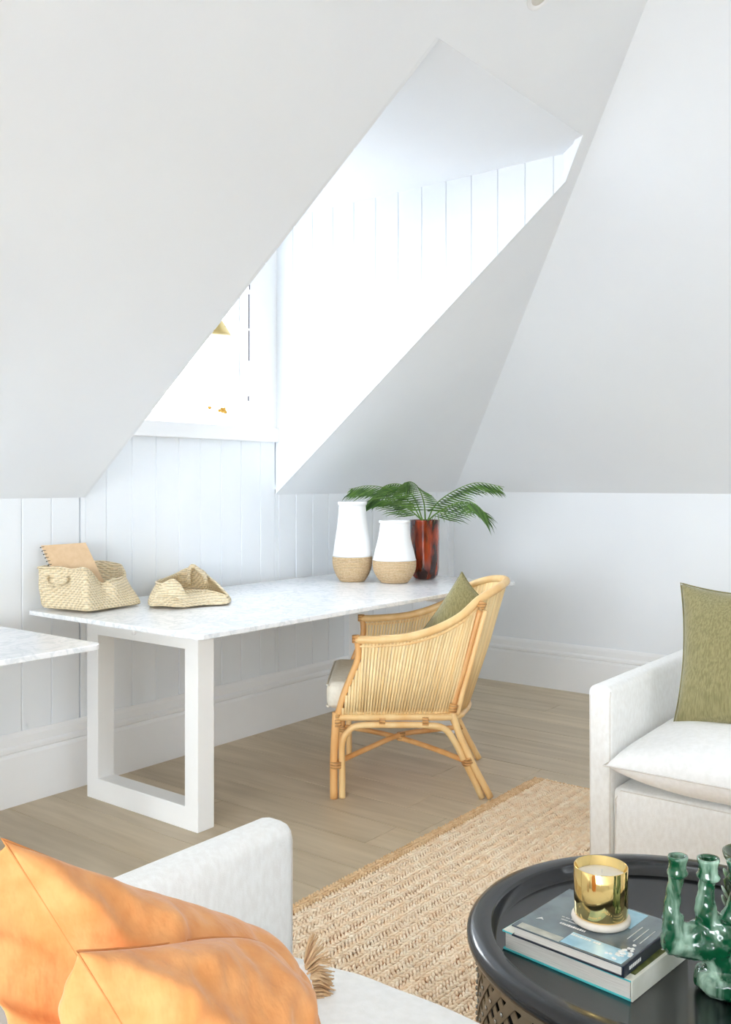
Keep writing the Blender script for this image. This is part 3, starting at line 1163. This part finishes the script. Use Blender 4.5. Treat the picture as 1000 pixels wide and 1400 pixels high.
def braid_mesh(seed):
    r_ = random.Random(seed)
    m = MB()
    x = 0.0
    Lr = rx1 - rx0
    while x < Lr:
        st = r_.uniform(.0125, .0165)
        for sgn in (-1, 1):
            a = sgn * r_.uniform(.45, .8)
            d = Vector((math.cos(a), math.sin(a), r_.uniform(-.15, .15)))
            s_ = Vector((-math.sin(a), math.cos(a), 0))
            k = r_.uniform(.85, 1.15)
            c = Vector((x + (st * .5 if sgn > 0 else 0), sgn * .0052 + r_.uniform(-.001, .001), .0095 + r_.uniform(-.001, .0018)))
            m.ellipsoid(c, s_ * .0052 * k, Vector((0, 0, .0062 * k)), d * .0098 * k, 6, 3)
        x += st
    me = bpy.data.meshes.new('braid')
    me.from_pydata([tuple(v) for v in m.v], [], m.f)
    for p in me.polygons:
        p.use_smooth = True
    return me


bms = [braid_mesh(s) for s in range(4)]
for me in bms:
    me.materials.append(M['jute'])
bedge = braid_mesh(11)
bedge.materials.append(M['jute_d'])
k = 0
y = ry1 - .011
rr = random.Random(5)
base = wloc(rug)
while y > ry0:
    o = bpy.data.objects.new('braid', bedge if k < 2 else bms[rr.randrange(4)])
    o.parent = rug
    o.location = Vector((rx0 + rr.uniform(-.006, .006), y, 0)) - base
    if k % 2:
        o.rotation_euler = (0, 0, math.pi)
        o.location = Vector((rx1 + rr.uniform(-.006, .006), y, 0)) - base
    col.objects.link(o)
    y -= pitch * rr.uniform(.94, 1.06)
    k += 1
# bound end of the rug
m = MB()
rr = random.Random(8)
y = ry0
while y < ry1:
    m.ellipsoid((rx1 - .004 + rr.uniform(-.003, .003), y, .0095), (.009, 0, 0), (0, 0, .0075), (rr.uniform(-.004, .004), .0085, 0), 6, 3)
    y += .0125
tag(obj('bound_end', m, 'jute_d', rug, smooth=True), kind='stuff')

# ================================================================ COFFEE TABLE
TC = Vector((1.725, .615, 0))
TR, TZ = .385, .43
tbl = thing('coffee_table', 'round black tray coffee table with a riveted lattice drum base', 'coffee table', (TC.x, TC.y, RUGZ))
prof = [(.0, TZ - .032), (TR - .058, TZ - .032), (TR - .052, TZ - .029), (TR - .049, TZ - .006), (TR - .046, TZ - .001), (TR - .044, TZ), (TR - .014, TZ - .001),
        (TR - .006, TZ - .004), (TR - .001, TZ - .010), (TR, TZ - .017), (TR - .003, TZ - .025), (TR - .010, TZ - .031), (TR - .022, TZ - .034), (TR - .03, TZ - .038), (.0, TZ - .038)]
m = MB().lathe(prof, TC, 96)
obj('tray_top', m, 'black', tbl, smooth=True)
DR = TR - .022
zb, zt = RUGZ + .03, TZ - .036
obj('shade_core', MB().lathe([(DR - .016, zb), (DR - .016, zt)], TC, 64), 'void', tbl, smooth=True)  # near-black cylinder, painting the shade inside the drum
for z0, z1 in ((RUGZ, zb + .008), (zt - .012, zt + .002)):
    obj('hoop', MB().lathe([(DR - .006, z0), (DR + .004, z0), (DR + .004, z1), (DR - .006, z1)], TC, 72, closed=True), 'bronze', tbl, smooth=False)
NS = 52
hh = zt - zb
turn = 2 * math.pi / NS * 7.4
for sg in (-1, 1):
    rad = DR - (.0025 if sg < 0 else .0)
    me = None
    n = 18
    m = MB()
    wv = .0088
    for i in range(n + 1):
        u = i / n
        a = sg * turn * u
        slope = math.atan2(hh, turn * rad)
        for w_ in (-1, 1):
            da = sg * -w_ * wv * math.sin(slope) / rad
            dz = w_ * wv * math.cos(slope)
            z = min(max(zb + hh * u + dz, zb), zt)
            for r_ in (rad, rad + .002):
                m.v.append(TC + Vector((r_ * math.cos(a + da), r_ * math.sin(a + da), z)))
    for i in range(n):
        b0, b1 = i * 4, i * 4 + 4
        m.f += [[b0 + 1, b1 + 1, b1 + 3, b0 + 3], [b0, b0 + 2, b1 + 2, b1], [b0, b1, b1 + 1, b0 + 1], [b0 + 2, b0 + 3, b1 + 3, b1 + 2]]
    first = obj('lattice_strip', m, 'bronze', tbl, loc=TC + Vector((0, 0, RUGZ)))
    for k in range(1, NS):
        o = first.copy()
        o.rotation_euler = (0, 0, 2 * math.pi * k / NS)
        col.objects.link(o)
m = MB()
rows = 14
for k in range(NS):
    for j in range(1, rows + 1):
        u = j / (7.4 * 2)
        a = turn * u + 2 * math.pi * k / NS
        z = zb + hh * u
        if z > zt - .02:
            continue
        nrm = Vector((math.cos(a), math.sin(a), 0))
        m.ellipsoid(TC + nrm * (DR + .003) + Vector((0, 0, z)), Vector((-math.sin(a), math.cos(a), 0)) * .0045, Vector((0, 0, .0045)), nrm * .003, 6, 2)
tag(obj('rivets', m, 'rivet', tbl, smooth=True), kind='stuff')
TS = TZ - .032      # tray surface


# ================================================================ BOOKS, CANDLE, CERAMICS on the tray
def oriented(o0, ex, ey):
    return lambda a, b, z: Vector((o0.x + ex.x * a + ey.x * b, o0.y + ex.y * a + ey.y * b, z))


def book(P, L, D, z0, z1, cover_top, cover_edge, spine, label, name='coffee_table_book'):
    """P(a,b,z): a along x-like 0..D, b along y-like 0..L; spine at b=0"""
    c = (P(0, 0, z0) + P(D, L, z0)) / 2
    t = thing(name, label, 'book', c, 'stacked coffee table books')
    th = .0028
    f = lambda a0, a1, b0, b1, za, zb_: MB().hexa([P(a0, b0, za), P(a1, b0, za), P(a1, b1, za), P(a0, b1, za)], [P(a0, b0, zb_), P(a1, b0, zb_), P(a1, b1, zb_), P(a0, b1, zb_)])
    obj('pages', f(.003, D - .003, .003, L - .004, z0 + th, z1 - th), 'paper', t)
    obj('back_cover', f(0, D, 0, L, z0, z0 + th), cover_edge, t, bevel=.0006)
    fc = obj('front_cover', f(0, D, 0, L, z1 - th, z1), cover_top, t, bevel=.0006)
    sp = obj('spine', f(0, D, -.003, .0005, z0, z1), spine, t, bevel=.001)
    return t, fc, sp, f


e1 = Vector((1, 0, 0))
p_f = at_z(863, 1370, TS)
p_l = at_z(688, 1297, TS)
ey1 = (p_l - p_f)
L1 = ey1.length
ey1.normalize()
ex1 = Vector((ey1.y, -ey1.x, 0))
P1 = oriented(p_f, ex1, ey1)
b1, fc, sp, f = book(P1, L1, .205, TS, TS + .036, 'palecover', 'cyan', 'palecover', 'thick pale cloth book with turquoise edges and moss picture, bottom of the stack')
zz = TS + .036
obj('cover_edge', f(-.0008, .206, L1 - .003, L1 + .0006, zz - .0032, zz - .0005), 'cyan', b1)
obj('cover_edge', f(-.0012, .0004, 0, L1, zz - .0032, zz - .0012), 'cyan', b1)
obj('picture', f(.02, .2, .003, .12, zz, zz + .0004), 'moss', fc)
obj('title', f(.13, .138, .008, .012, zz + .0004, zz + .0007), 'printw', fc)
p_f2 = at_z(851, 1338, zz)
p_l2 = at_z(703, 1281, zz)
ey2 = (p_l2 - p_f2)
L2 = ey2.length + .005
ey2.normalize()
ex2 = Vector((ey2.y, -ey2.x, 0))
P2 = oriented(p_f2, ex2, ey2)
z2 = zz + .021
b2, fc, sp, f = book(P2, L2, .205, zz + .0008, z2, 'jacket', 'ink', 'ink', 'glossy photographic book with dark spine, on top under the candle')
e = .0004
obj('picture', f(.004, .05, .004, .12, z2, z2 + e), 'printb', fc)
obj('picture', f(.001, .02, .1215, L2 - .01, z2, z2 + e), 'printg', fc)
obj('picture', f(.13, .2, .05, L2 - .07, z2, z2 + e), 'printb', fc)
m = MB()
rr = random.Random(2)
for k in range(26):
    a, b = rr.gauss(.045, .014), rr.gauss(.022, .008)
    a, b = max(.012, a), max(.006, b)
    m.lathe([(.0035, 0), (.003, .0012), (0, .0016)], P2(a, b, z2), 6)
tag(obj('blossoms', m, 'printw', fc), 'white printed flowers on the jacket', kind='stuff')


def lettering(parent, f3, n, a, b0, w, h, gap, z, seed):
    """row of small blurred white characters, too small to read"""
    r_ = random.Random(seed)
    m = MB()
    b = b0
    for k in range(n):
        if r_.random() < .12:
            b += w
        ww = w * r_.uniform(.6, 1)
        m.v, m.f = m.v, m.f
        g_ = f3(a, a + h * r_.uniform(.75, 1), b, b + ww, z, z + .0003)
        m.add(g_.v, g_.f)
        b += ww + gap
    return obj('lettering', m, 'printw', parent)


lettering(fc, f, 12, .038, .062, .0042, .007, .0012, z2 + e, 1)
lettering(fc, f, 12, .062, .105, .0042, .007, .0012, z2 + e, 4)
lettering(fc, f, 14, .078, .13, .0016, .004, .001, z2 + e, 6)
lettering(fc, f, 14, .088, .13, .0016, .004, .001, z2 + e, 7)
for k in range(3):
    obj('lettering', f(.09, .15, .012 + .012 * k, .0135 + .012 * k, z2 + e, z2 + e * 2), 'printw', fc)
m = MB()
m.prism([P2(.05, L2 - .02, z2 + e), P2(.062, L2 - .026, z2 + e), P2(.054, L2 - .034, z2 + e), P2(.056, L2 - .027, z2 + e)], (0, 0, .0003))
obj('emblem', m, 'printw', fc)
m = MB()
for k in range(7):
    a = .02 + k * .0062
    m.add(MB().hexa([P2(a, -.0034, zz + .008), P2(a + .0042, -.0034, zz + .008), P2(a + .0042, -.003, zz + .008), P2(a, -.003, zz + .008)],
                    [P2(a, -.0034, zz + .014), P2(a + .0042, -.0034, zz + .014), P2(a + .0042, -.003, zz + .014), P2(a, -.003, zz + .014)]).v,
          [(0, 3, 2, 1), (4, 5, 6, 7), (0, 1, 5, 4), (1, 2, 6, 5), (2, 3, 7, 6), (3, 0, 4, 7)])
obj('lettering', m, 'printw', sp)

# candle on the top book
zc = z2 + e
cp = at_z(822, 1259, zc)
co = thing('stone_coaster', 'round white stone coaster under the brass candle', 'coaster', cp)
obj('disc', MB().lathe([(.0, 0), (.048, 0), (.0525, .003), (.0535, .007), (.0525, .011), (.049, .0135), (0, .0135)], cp, 40), 'stone', co, smooth=True)
cz = cp + Vector((0, 0, .0135))
cd = thing('brass_candle', 'polished brass candle tumbler filled with cream wax', 'candle', cz)
R0 = .0485
obj('tumbler', MB().lathe([(.0, 0), (R0 - .003, 0), (R0 - .0008, .001), (R0, .004), (R0, .0875), (R0 - .0007, .0885), (R0 - .0016, .088), (R0 - .002, .012), (.0, .010)], cz, 64), 'gold', cd, smooth=True)
obj('wax', MB().lathe([(.0, .011), (R0 - .003, .011), (R0 - .003, .071), (R0 - .006, .0705), (.0, .0695)], cz, 48), 'wax', cd, smooth=True)
for dx in (-.012, .012):
    q_ = cz + Vector((dx, dx * .3, .069))
    obj('wick', MB().tube([q_, q_ + Vector((0, 0, .004)), q_ + Vector((.001, 0, .007))], .0011, 6), 'printw', cd)


# green ceramic candelabra
def remesh(o, vox, disp=0.0, ds=.02):
    r_ = o.modifiers.new('remesh', 'REMESH')
    r_.mode = 'VOXEL'
    r_.voxel_size = vox
    r_.use_smooth_shade = True
    s_ = o.modifiers.new('smooth', 'SMOOTH')
    s_.factor = .5
    s_.iterations = 4
    if disp:
        tx = bpy.data.textures.new('lumps', 'CLOUDS')
        tx.noise_scale = ds
        d_ = o.modifiers.new('disp', 'DISPLACE')
        d_.texture = tx
        d_.strength = disp
        d_.mid_level = .5
        d_.texture_coords = 'LOCAL'


GD_ = 1.515
gb = at_z(993, 1352, TS)
GD_ = (gb - _O).dot(_F)
cb_ = thing('ceramic_candelabra', 'green and white glazed ceramic candelabra with several sockets', 'candle holder', gb)


def gp(x, y, dz=0.0):
    return at_d(x, y, GD_ + dz)


m = MB()
# foot
zf0 = TS + .001
m.lathe([(.0, 0), (.046, 0), (.052, .008), (.052, .022), (.047, .032), (.034, .036), (0, .038)], Vector((gb.x, gb.y, zf0)), 28)
# trunk
m.tube([gp(993, 1352), gp(988, 1318), gp(983, 1285), gp(990, 1255)], [.034, .030, .034, .030], 14)
m.tube([gp(1005, 1340), gp(1010, 1300), gp(1005, 1262)], [.028, .029, .028], 12)
arms = [[(962, 1272, 0), (928, 1280, 0), (918, 1262, 0), (920, 1232, 0), (925, 1196, 0)],
        [(972, 1268, 0), (965, 1240, 0), (966, 1215, 0), (968, 1196, 0)],
        [(1000, 1262, 0), (1008, 1240, 0), (1010, 1220, 0), (1010, 1200, 0)],
        [(1012, 1272, 0), (1045, 1282, 0), (1058, 1262, 0), (1056, 1232, 0), (1054, 1200, 0)]]
for A_ in arms:
    P = [gp(*p) for p in A_]
    n_ = len(P)
    m.tube(catmull(P, 5), [lerp(.022, .0125, min(1, (i / ((n_ - 1) * 5)) * 1.3)) for i in range((n_ - 1) * 5 + 1)], 12)
m.tube([gp(918, 1298), gp(922, 1275), gp(922, 1250)], [.019, .021, .016], 10)
m.tube([gp(912, 1290), gp(975, 1292)], [.018, .03], 10)
body = obj('body', m, 'green', cb_, smooth=True)
remesh(body, .0028, .006, .014)
for (x_, y_) in ((927, 1186), (968.5, 1189), (1011, 1193), (1054, 1190)):
    q_ = gp(x_, y_ + 9)
    k_ = .9 if x_ == 927 else 1
    pr2 = [(.0, -.006), (.014, -.006), (.0185, -.002), (.0195, .002), (.0165, .007), (.0165, .017), (.018, .023), (.0195, .027), (.0185, .031), (.015, .031), (.0125, .026),
           (.0120, .012), (.0, .010)]
    mm = MB().lathe([(r * k_, z) for r, z in pr2], q_, 22)
    for v in mm.v:
        v += Vector((fnoise(v, 40, 2), fnoise(v, 40, 5), fnoise(v, 30, 8))) * .0022
    obj('socket', mm, 'green', cb_, smooth=True)

# dark green vase behind it
vb = at_z(1032, 1275, TS)
gv = thing('green_vase', 'dark bottle green ceramic vase with pale leaf relief behind the candelabra', 'vase', vb)
mm = MB().lathe([(.0, 0), (.034, 0), (.04, .006), (.036, .02), (.046, .05), (.052, .09), (.048, .12), (.046, .128), (.056, .142), (.058, .15), (.053, .15), (.044, .135), (.0, .12)], vb, 36)
obj('body', mm, 'dgreen', gv, smooth=True)
for row in range(4):
    for k in range(9):
        a = 2 * math.pi * (k + .5 * (row % 2)) / 9
        z = .022 + row * .026
        r_ = .041 + .012 * math.sin(math.pi * min(1, z / .13))
        nrm = Vector((math.cos(a), math.sin(a), 0))
        tg = Vector((-math.sin(a), math.cos(a), 0))
        c_ = vb + nrm * (r_ + .001) + Vector((0, 0, z))
        obj('leaf', MB().ellipsoid(c_, tg * .011, nrm * .004, Vector((0, 0, .013)) + nrm * .006, 8, 4), 'pgreen' if (row + k) % 2 else 'dgreen', gv, smooth=True)

# ================================================================ THINGS ON THE DESK
# vases
def jug(base, h, r_top, r_neck, r_max, r_base, z_sh, label):
    t = thing('ceramic_vase', label, 'vase', base, 'white vases with rope wrapped bases')
    zs = z_sh
    pts = [(r_max * 1.015, zs), (r_max * .985, zs + h * .03), (lerp(r_neck, r_max, .72), zs + (h - zs) * .24), (lerp(r_neck, r_max, .33), zs + (h - zs) * .52),
           (lerp(r_neck, r_max, .08), zs + (h - zs) * .78), (r_neck, h * .94), (r_neck, h * .955), (r_top, h * .96), (r_top * 1.0, h * .992), (r_top * .97, h), (r_neck * .86, h),
           (r_neck * .84, h * .9), (r_max * .6, zs)]
    obj('upper_body', MB().lathe(pts, base, 40), 'ceram', t, smooth=True)
    # rope coils round the base
    n = 15
    prof = []
    for i in range(n):
        z0 = zs * i / n
        for k in range(4):
            u = (i + k / 4) / n
            r = lerp(r_base, r_max, math.sin(min(1, u * 1.25) * math.pi / 2) ** .8)
            prof.append((r + .0026 * math.sin(math.pi * k / 4), zs * u))
    prof = [(0, 0)] + prof + [(r_max * .98, zs), (0, zs)]
    obj('rope_wrap', MB().lathe(prof, base, 40), 'rope', t, smooth=True)
    return t


def back(px, py, r):
    p = at_z(px, py, DZ)
    d = Vector((p.x, p.y, 0)).normalized()
    return p + d * r


jug(back(482, 796, .055), .402, .0735, .068, .099, .058, .126, 'tall white vase with rope wrapped base, beside the shorter one')
jug(back(539.5, 798, .06), .310, .078, .071, .1075, .062, .112, 'short white vase with rope wrapped base, in front of the potted palm')

# tortoiseshell pot with palm fronds
pb = back(581, 793, .05)
pl = thing('potted_palm', 'green palm fronds in a tall tortoiseshell glass vase', 'plant', pb)
mm = MB().lathe([(.0, 0), (.044, 0), (.058, .008), (.068, .026), (.0735, .06), (.0755, .15), (.0765, .3), (.0775, .303), (.0765, .306), (.072, .304), (.070, .28), (.066, .06), (.0, .03)], pb, 40)
for i, v in enumerate(mm.v):
    k = i % 40
    d = v - pb
    f_ = 1 + .012 * math.cos(k * 2 * math.pi / 40 * 12)
    v.x, v.y = pb.x + d.x * f_, pb.y + d.y * f_
obj('vase', mm, 'tort', pl, smooth=True)
obj('soil', MB().lathe([(0, .25), (.066, .25), (.066, .262), (0, .268)], pb, 24), 'soil', pl, smooth=True)
PD = (pb - _O).dot(_F)
fronds = [  # pixel control points, depth offsets, leaflet length, droop
    ([(578, 714), (562, 688), (535, 670), (505, 664), (477, 669)], (0, .0, .02, .02, .02), .18, 1.0),
    ([(579, 714), (568, 684), (552, 664), (530, 663), (512, 676)], (0, .03, .08, .12, .14), .17, 1.1),
    ([(582, 714), (580, 688), (573, 668), (563, 659), (553, 660)], (0, -.06, -.14, -.2, -.24), .18, 1.1),
    ([(584, 714), (596, 690), (620, 672), (652, 660), (690, 666)], (0, .05, .08, .1, .1), .15, 1.1),
    ([(583, 714), (600, 700), (625, 688), (648, 688), (668, 706)], (0, -.08, -.14, -.18, -.2), .16, 1.1),
    ([(580, 714), (562, 698), (540, 684), (516, 682), (500, 690)], (0, .02, .05, .05, .05), .16, 1.0),
]
rr = random.Random(12)
for P, dz, ll, drp in fronds:
    pts = catmull([at_d(a, b, PD + d) for (a, b), d in zip(P, dz)], 7)
    fr = obj('frond', MB().tube(pts, [lerp(.0042, .0010, i / (len(pts) - 1)) for i in range(len(pts))], 6), 'stem', pl, smooth=True)
    n = 22
    for k in range(n):
        u = .16 + .78 * k / (n - 1)
        q_ = u * (len(pts) - 1)
        i0 = min(int(q_), len(pts) - 2)
        p = lerp(pts[i0], pts[i0 + 1], q_ - i0)
        tn = (pts[i0 + 1] - pts[i0]).normalized()
        side = tn.cross(Vector((0, 0, 1)))
        if side.length < .1:
            side = _R.copy()
        side.normalize()
        for sg in (-1, 1):
            ln = ll * (.30 + .95 * math.sin(math.pi * min(1, .25 + .75 * u)) ** .8) * rr.uniform(.85, 1.1) * (.55 if k == n - 1 else 1)
            d0 = (side * sg * .75 + tn * (.75 + .4 * u) + Vector((0, 0, .15))).normalized()
            a = p
            mpt = p + d0 * ln * .5 + Vector((0, 0, -.05 * drp * ln / .15))
            e_ = p + d0 * ln * .92 + Vector((0, 0, -.62 * drp * ln))
            wd = .0042 * rr.uniform(.8, 1.1)
            ax_ = (e_ - a).normalized()
            cr = tn - ax_ * tn.dot(ax_) + Vector((0, 0, .25))
            cr.normalize()
            up = Vector((0, 0, .0018))
            q1 = lerp(a, mpt, .45)
            q2 = lerp(mpt, e_, .55) + Vector((0, 0, .006))
            vs_ = [a - cr * wd * .25, a + cr * wd * .25, q1 - cr * wd * .95 + up, q1 - up, q1 + cr * wd * .95 + up, mpt - cr * wd + up, mpt - up, mpt + cr * wd + up, q2 - cr * wd * .6, q2 - up * .6,
                   q2 + cr * wd * .6, e_]
            fs = [(0, 2, 3), (0, 3, 1), (1, 3, 4), (2, 5, 6, 3), (3, 6, 7, 4), (5, 8, 9, 6), (6, 9, 10, 7), (8, 11, 9), (9, 11, 10)]
            obj('leaflet', MB().add(vs_, fs), 'leaf', fr, smooth=True)


# floppy woven baskets
def basket(name, label, base_pts, rim_pts, mid_out, group=None, loc=None, rows=10, seed=0):
    """base_pts and rim_pts: matching closed loops of 3D control points"""
    n = 6
    B = catmull(base_pts, n, True)
    R_ = catmull(rim_pts, n, True)
    c = sum(B, Vector()) / len(B)
    t = thing(name, label, 'basket', Vector((c.x, c.y, DZ)), group)
    mb = MB()
    N = len(B)
    for j in range(rows + 1):
        v = j / rows
        for k in range(N):
            out = (B[k] - c)
            out.z = 0
            if out.length > 1e-6:
                out.normalize()
            p = lerp(B[k], R_[k], v) + out * (mid_out * math.sin(math.pi * v ** .7))
            p = p + Vector((fnoise(p, 22, seed), fnoise(p, 22, seed + 3), fnoise(p, 18, seed + 6) * .6)) * (.005 * (v > 0))
            mb.v.append(p)
    for j in range(rows):
        for k in range(N):
            l = (k + 1) % N
            mb.f.append([j * N + k, j * N + l, (j + 1) * N + l, (j + 1) * N + k])
    # floor of the basket
    ci = len(mb.v)
    mb.v.append(c + Vector((0, 0, .001)))
    for k in range(N):
        mb.f.append([k, ci, (k + 1) % N])
    o = obj('woven_body', mb, 'weave', t, smooth=True)
    s_ = o.modifiers.new('thick', 'SOLIDIFY')
    s_.thickness = .007
    s_.offset = -1
    sd_ = o.modifiers.new('subd', 'SUBSURF')
    sd_.levels = sd_.render_levels = 1
    obj('rim', MB().tube([mb.v[rows * N + k] for k in range(N)], .0052, 6, closed=True), 'weave', t, smooth=True)
    return t, mb, N


Z0 = DZ + .005
b0 = at_z(53, 833, Z0) + Vector((0.012, -.012, 0))
b1_ = at_z(121, 838, Z0)
b2_ = at_z(193, 827, Z0)
b3_ = b2_ + (b0 - b1_) * .98


def mixp(a, b, t, dz=0):
    p = lerp(a, b, t)
    return Vector((p.x, p.y, p.z + dz))


base_pts = [b0, mixp(b0, b1_, .33), mixp(b0, b1_, .67), b1_, mixp(b1_, b2_, .33), mixp(b1_, b2_, .67), b2_, mixp(b2_, b3_, .5), b3_, mixp(b3_, b0, .5)]
dB = lambda p: (p - _O).dot(_F)
rim_pts = [at_d(53, 776, dB(b0)), at_d(78, 776, dB(base_pts[1])), at_d(100, 779, dB(base_pts[2])), at_d(119, 778, dB(b1_)),
           at_d(137, 797, dB(b1_) + .10), at_d(153, 793, dB(b1_) + .12), at_d(169, 789, dB(b2_) + .08), at_d(168, 779, dB(b2_) + .14),
           at_d(160, 771, 3.99), at_d(116, 768, 3.915)]
t, mbk, Nn = basket('woven_basket', 'open woven seagrass basket holding a kraft notebook', base_pts, rim_pts, .008, 'woven baskets on the marble desk', seed=1)
h_px = [(64, 787), (63, 793), (68, 800), (78, 799), (88, 796), (91, 792), (88, 789)]
hd = [dB(lerp(b0, b1_, .18)) - .030] * 3 + [dB(lerp(b0, b1_, .35)) - .048] + [dB(lerp(b0, b1_, .5)) - .030] * 3
obj('handle', MB().tube(catmull([at_d(a, b, d) for (a, b), d in zip(h_px, hd)], 5), .0075, 8), 'weave', t, smooth=True)

# kraft notebook leaning inside
nc = [at_d(56, 746, 3.735), at_d(117, 742, 3.82), at_d(150, 812, 3.78), at_d(88, 818, 3.72)]
nn = (nc[1] - nc[0]).cross(nc[3] - nc[0]).normalized()
if nn.dot(_O - nc[0]) < 0:
    nn = -nn
nb = thing('spiral_notebook', 'kraft covered spiral notebook standing in the open basket', 'notebook', (nc[2] + nc[3]) / 2)
obj('pages', MB().prism([p for p in nc], -nn * .011), 'paper', nb)
obj('front_cover', MB().prism([p + nn * .0002 for p in nc], nn * .0016), 'kraft', nb)
obj('back_cover', MB().prism([p - nn * .0112 for p in nc], -nn * .0016), 'kraft', nb)
for k in range(14):
    u = .03 + k * .066
    p = lerp(nc[0], nc[3], u) + (nc[1] - nc[0]).normalized() * .004
    ex = (nc[1] - nc[0]).normalized()
    ring = [p + (-nn) * .0055 + ex * (.009 * math.cos(a)) + nn * (.0095 * math.sin(a)) for a in [2 * math.pi * i / 12 for i in range(12)]]
    obj('ring', MB().tube(ring, .0013, 5, closed=True), 'wire', nb, smooth=True)

# collapsed basket
c0 = at_z(194, 815, Z0)
cL = at_z(203, 829, Z0)
cM = at_z(245, 832, Z0)
cR = at_z(313, 825, Z0)
cR2 = at_z(300, 812, Z0)
cB = at_z(262, 808, Z0)
cBl = at_z(222, 810, Z0)
base_pts = [cL, mixp(cL, cM, .5), cM, mixp(cM, cR, .5), cR, cR2, cB, cBl]
rim_pts = [at_d(213, 797, dB(cL) + .05), at_d(236, 800, dB(cM) + .03), at_d(247, 808, dB(cM) + .05), at_d(284, 808, dB(cR) + .02), at_d(312, 815, dB(cR) + .02), at_d(286, 789, dB(cR2)),
           at_d(266, 776, dB(cB)), at_d(232, 789, dB(cBl))]
t, mbk, Nn = basket('woven_basket', 'slumped empty woven seagrass basket', base_pts, rim_pts, .012, 'woven baskets on the marble desk', seed=4)
# folded-over side and its upright handle loop
m = MB()
fold = [[(222, 796), (236, 790), (247, 797), (252, 806)], [(216, 804), (234, 800), (247, 806), (256, 814)], [(210, 816), (230, 814), (246, 819), (262, 820)]]
rowsP = []
for j, rw in enumerate(fold):
    rowsP.append(catmull([at_d(a, b, dB(cM) - .01 + .03 * (2 - j) / 2) for a, b in rw], 5))
nf = len(rowsP[0])
for rw in rowsP:
    m.v += rw
for j in range(2):
    for k in range(nf - 1):
        m.f.append([j * nf + k, j * nf + k + 1, (j + 1) * nf + k + 1, (j + 1) * nf + k])
o = obj('folded_side', m, 'weave', t, smooth=True)
s_ = o.modifiers.new('thick', 'SOLIDIFY')
s_.thickness = .008
sd_ = o.modifiers.new('subd', 'SUBSURF')
sd_.levels = sd_.render_levels = 2
obj('handle', MB().tube(catmull([at_d(259, 800, dB(cB) - .03), at_d(259, 782, dB(cB) - .03), at_d(263, 774, dB(cB) - .02), at_d(270, 778, dB(cB) - .02), at_d(280, 788, dB(cR2) - .03), at_d(282, 797, dB(cR2) - .04)], 6), .010, 8), 'weave', t, smooth=True)

# ================================================================ LAMPS
lc = at_d(284, 458, 4.3)
lp = thing('pendant_lamp', 'brass cone pendant lamp hanging in front of the dormer window', 'lamp', lc)
prof_o = [(.108, 0), (.1085, .002), (.03, .125), (.022, .135), (.02, .16)]
obj('lamp_shade', MB().lathe([(.108, 0), (.1082, .0015), (.032, .125), (.024, .133), (.022, .16), (0, .162)], lc, 40), 'brassm', lp, smooth=True)
obj('shade_lining', MB().lathe([(.1065, .0005), (.030, .122), (0, .126)], lc, 40), 'shade', lp, smooth=True)
obj('cord', MB().tube([lc + Vector((0, 0, .16)), Vector((lc.x, lc.y, ZC - .02))], .003, 6), 'printw', lp)
obj('ceiling_rose', MB().lathe([(.05, -.022), (.05, -.004), (.048, 0)], Vector((lc.x, lc.y, ZC)), 24), 'trim', lp, smooth=True)

# made-up sprig on the sill, standing in for an unclear yellow reflection
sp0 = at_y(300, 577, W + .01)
fl = thing('reflection_sprig', 'made-up pale yellow sprig standing in for a reflection in the dormer window', 'flower', Vector((sp0.x, sp0.y, WZ0)))
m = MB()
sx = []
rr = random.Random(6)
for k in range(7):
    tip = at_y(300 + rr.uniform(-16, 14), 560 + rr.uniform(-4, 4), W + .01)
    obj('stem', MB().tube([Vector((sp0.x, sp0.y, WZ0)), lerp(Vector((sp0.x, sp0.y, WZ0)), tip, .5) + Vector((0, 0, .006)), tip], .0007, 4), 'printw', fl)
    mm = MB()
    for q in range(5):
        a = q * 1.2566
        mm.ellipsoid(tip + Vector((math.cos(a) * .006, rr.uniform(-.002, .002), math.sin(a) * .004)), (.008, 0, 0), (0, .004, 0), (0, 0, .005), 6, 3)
    obj('reflection_tip', mm, 'reflection_tip', fl, smooth=True)

# recessed downlight in the slope
dl = on_slope(738, -5)
nv = Vector((0, -TAN, -1)).normalized()
dn = thing('recessed_downlight', 'white round downlight set into the sloping ceiling', 'light', dl)
uu = Vector((1, 0, 0))
ww = nv.cross(uu).normalized()


def ring_mb(prof, c):
    m = MB()
    seg = 36
    for r, z in prof:
        for k in range(seg):
            a = 2 * math.pi * k / seg
            m.v.append(c + (uu * math.cos(a) + ww * math.sin(a)) * r + nv * z)
    for i in range(len(prof) - 1):
        for k in range(seg):
            l = (k + 1) % seg
            m.f.append([i * seg + k, i * seg + l, (i + 1) * seg + l, (i + 1) * seg + k])
    return m


obj('trim_ring', ring_mb([(.046, .0), (.045, .003), (.042, .004), (.034, .003), (.030, .001)], dl), 'trim', dn, smooth=True)
obj('lens', ring_mb([(.030, .0012), (.027, .0022), (.001, .0022)], dl), 'lens', dn, smooth=True)
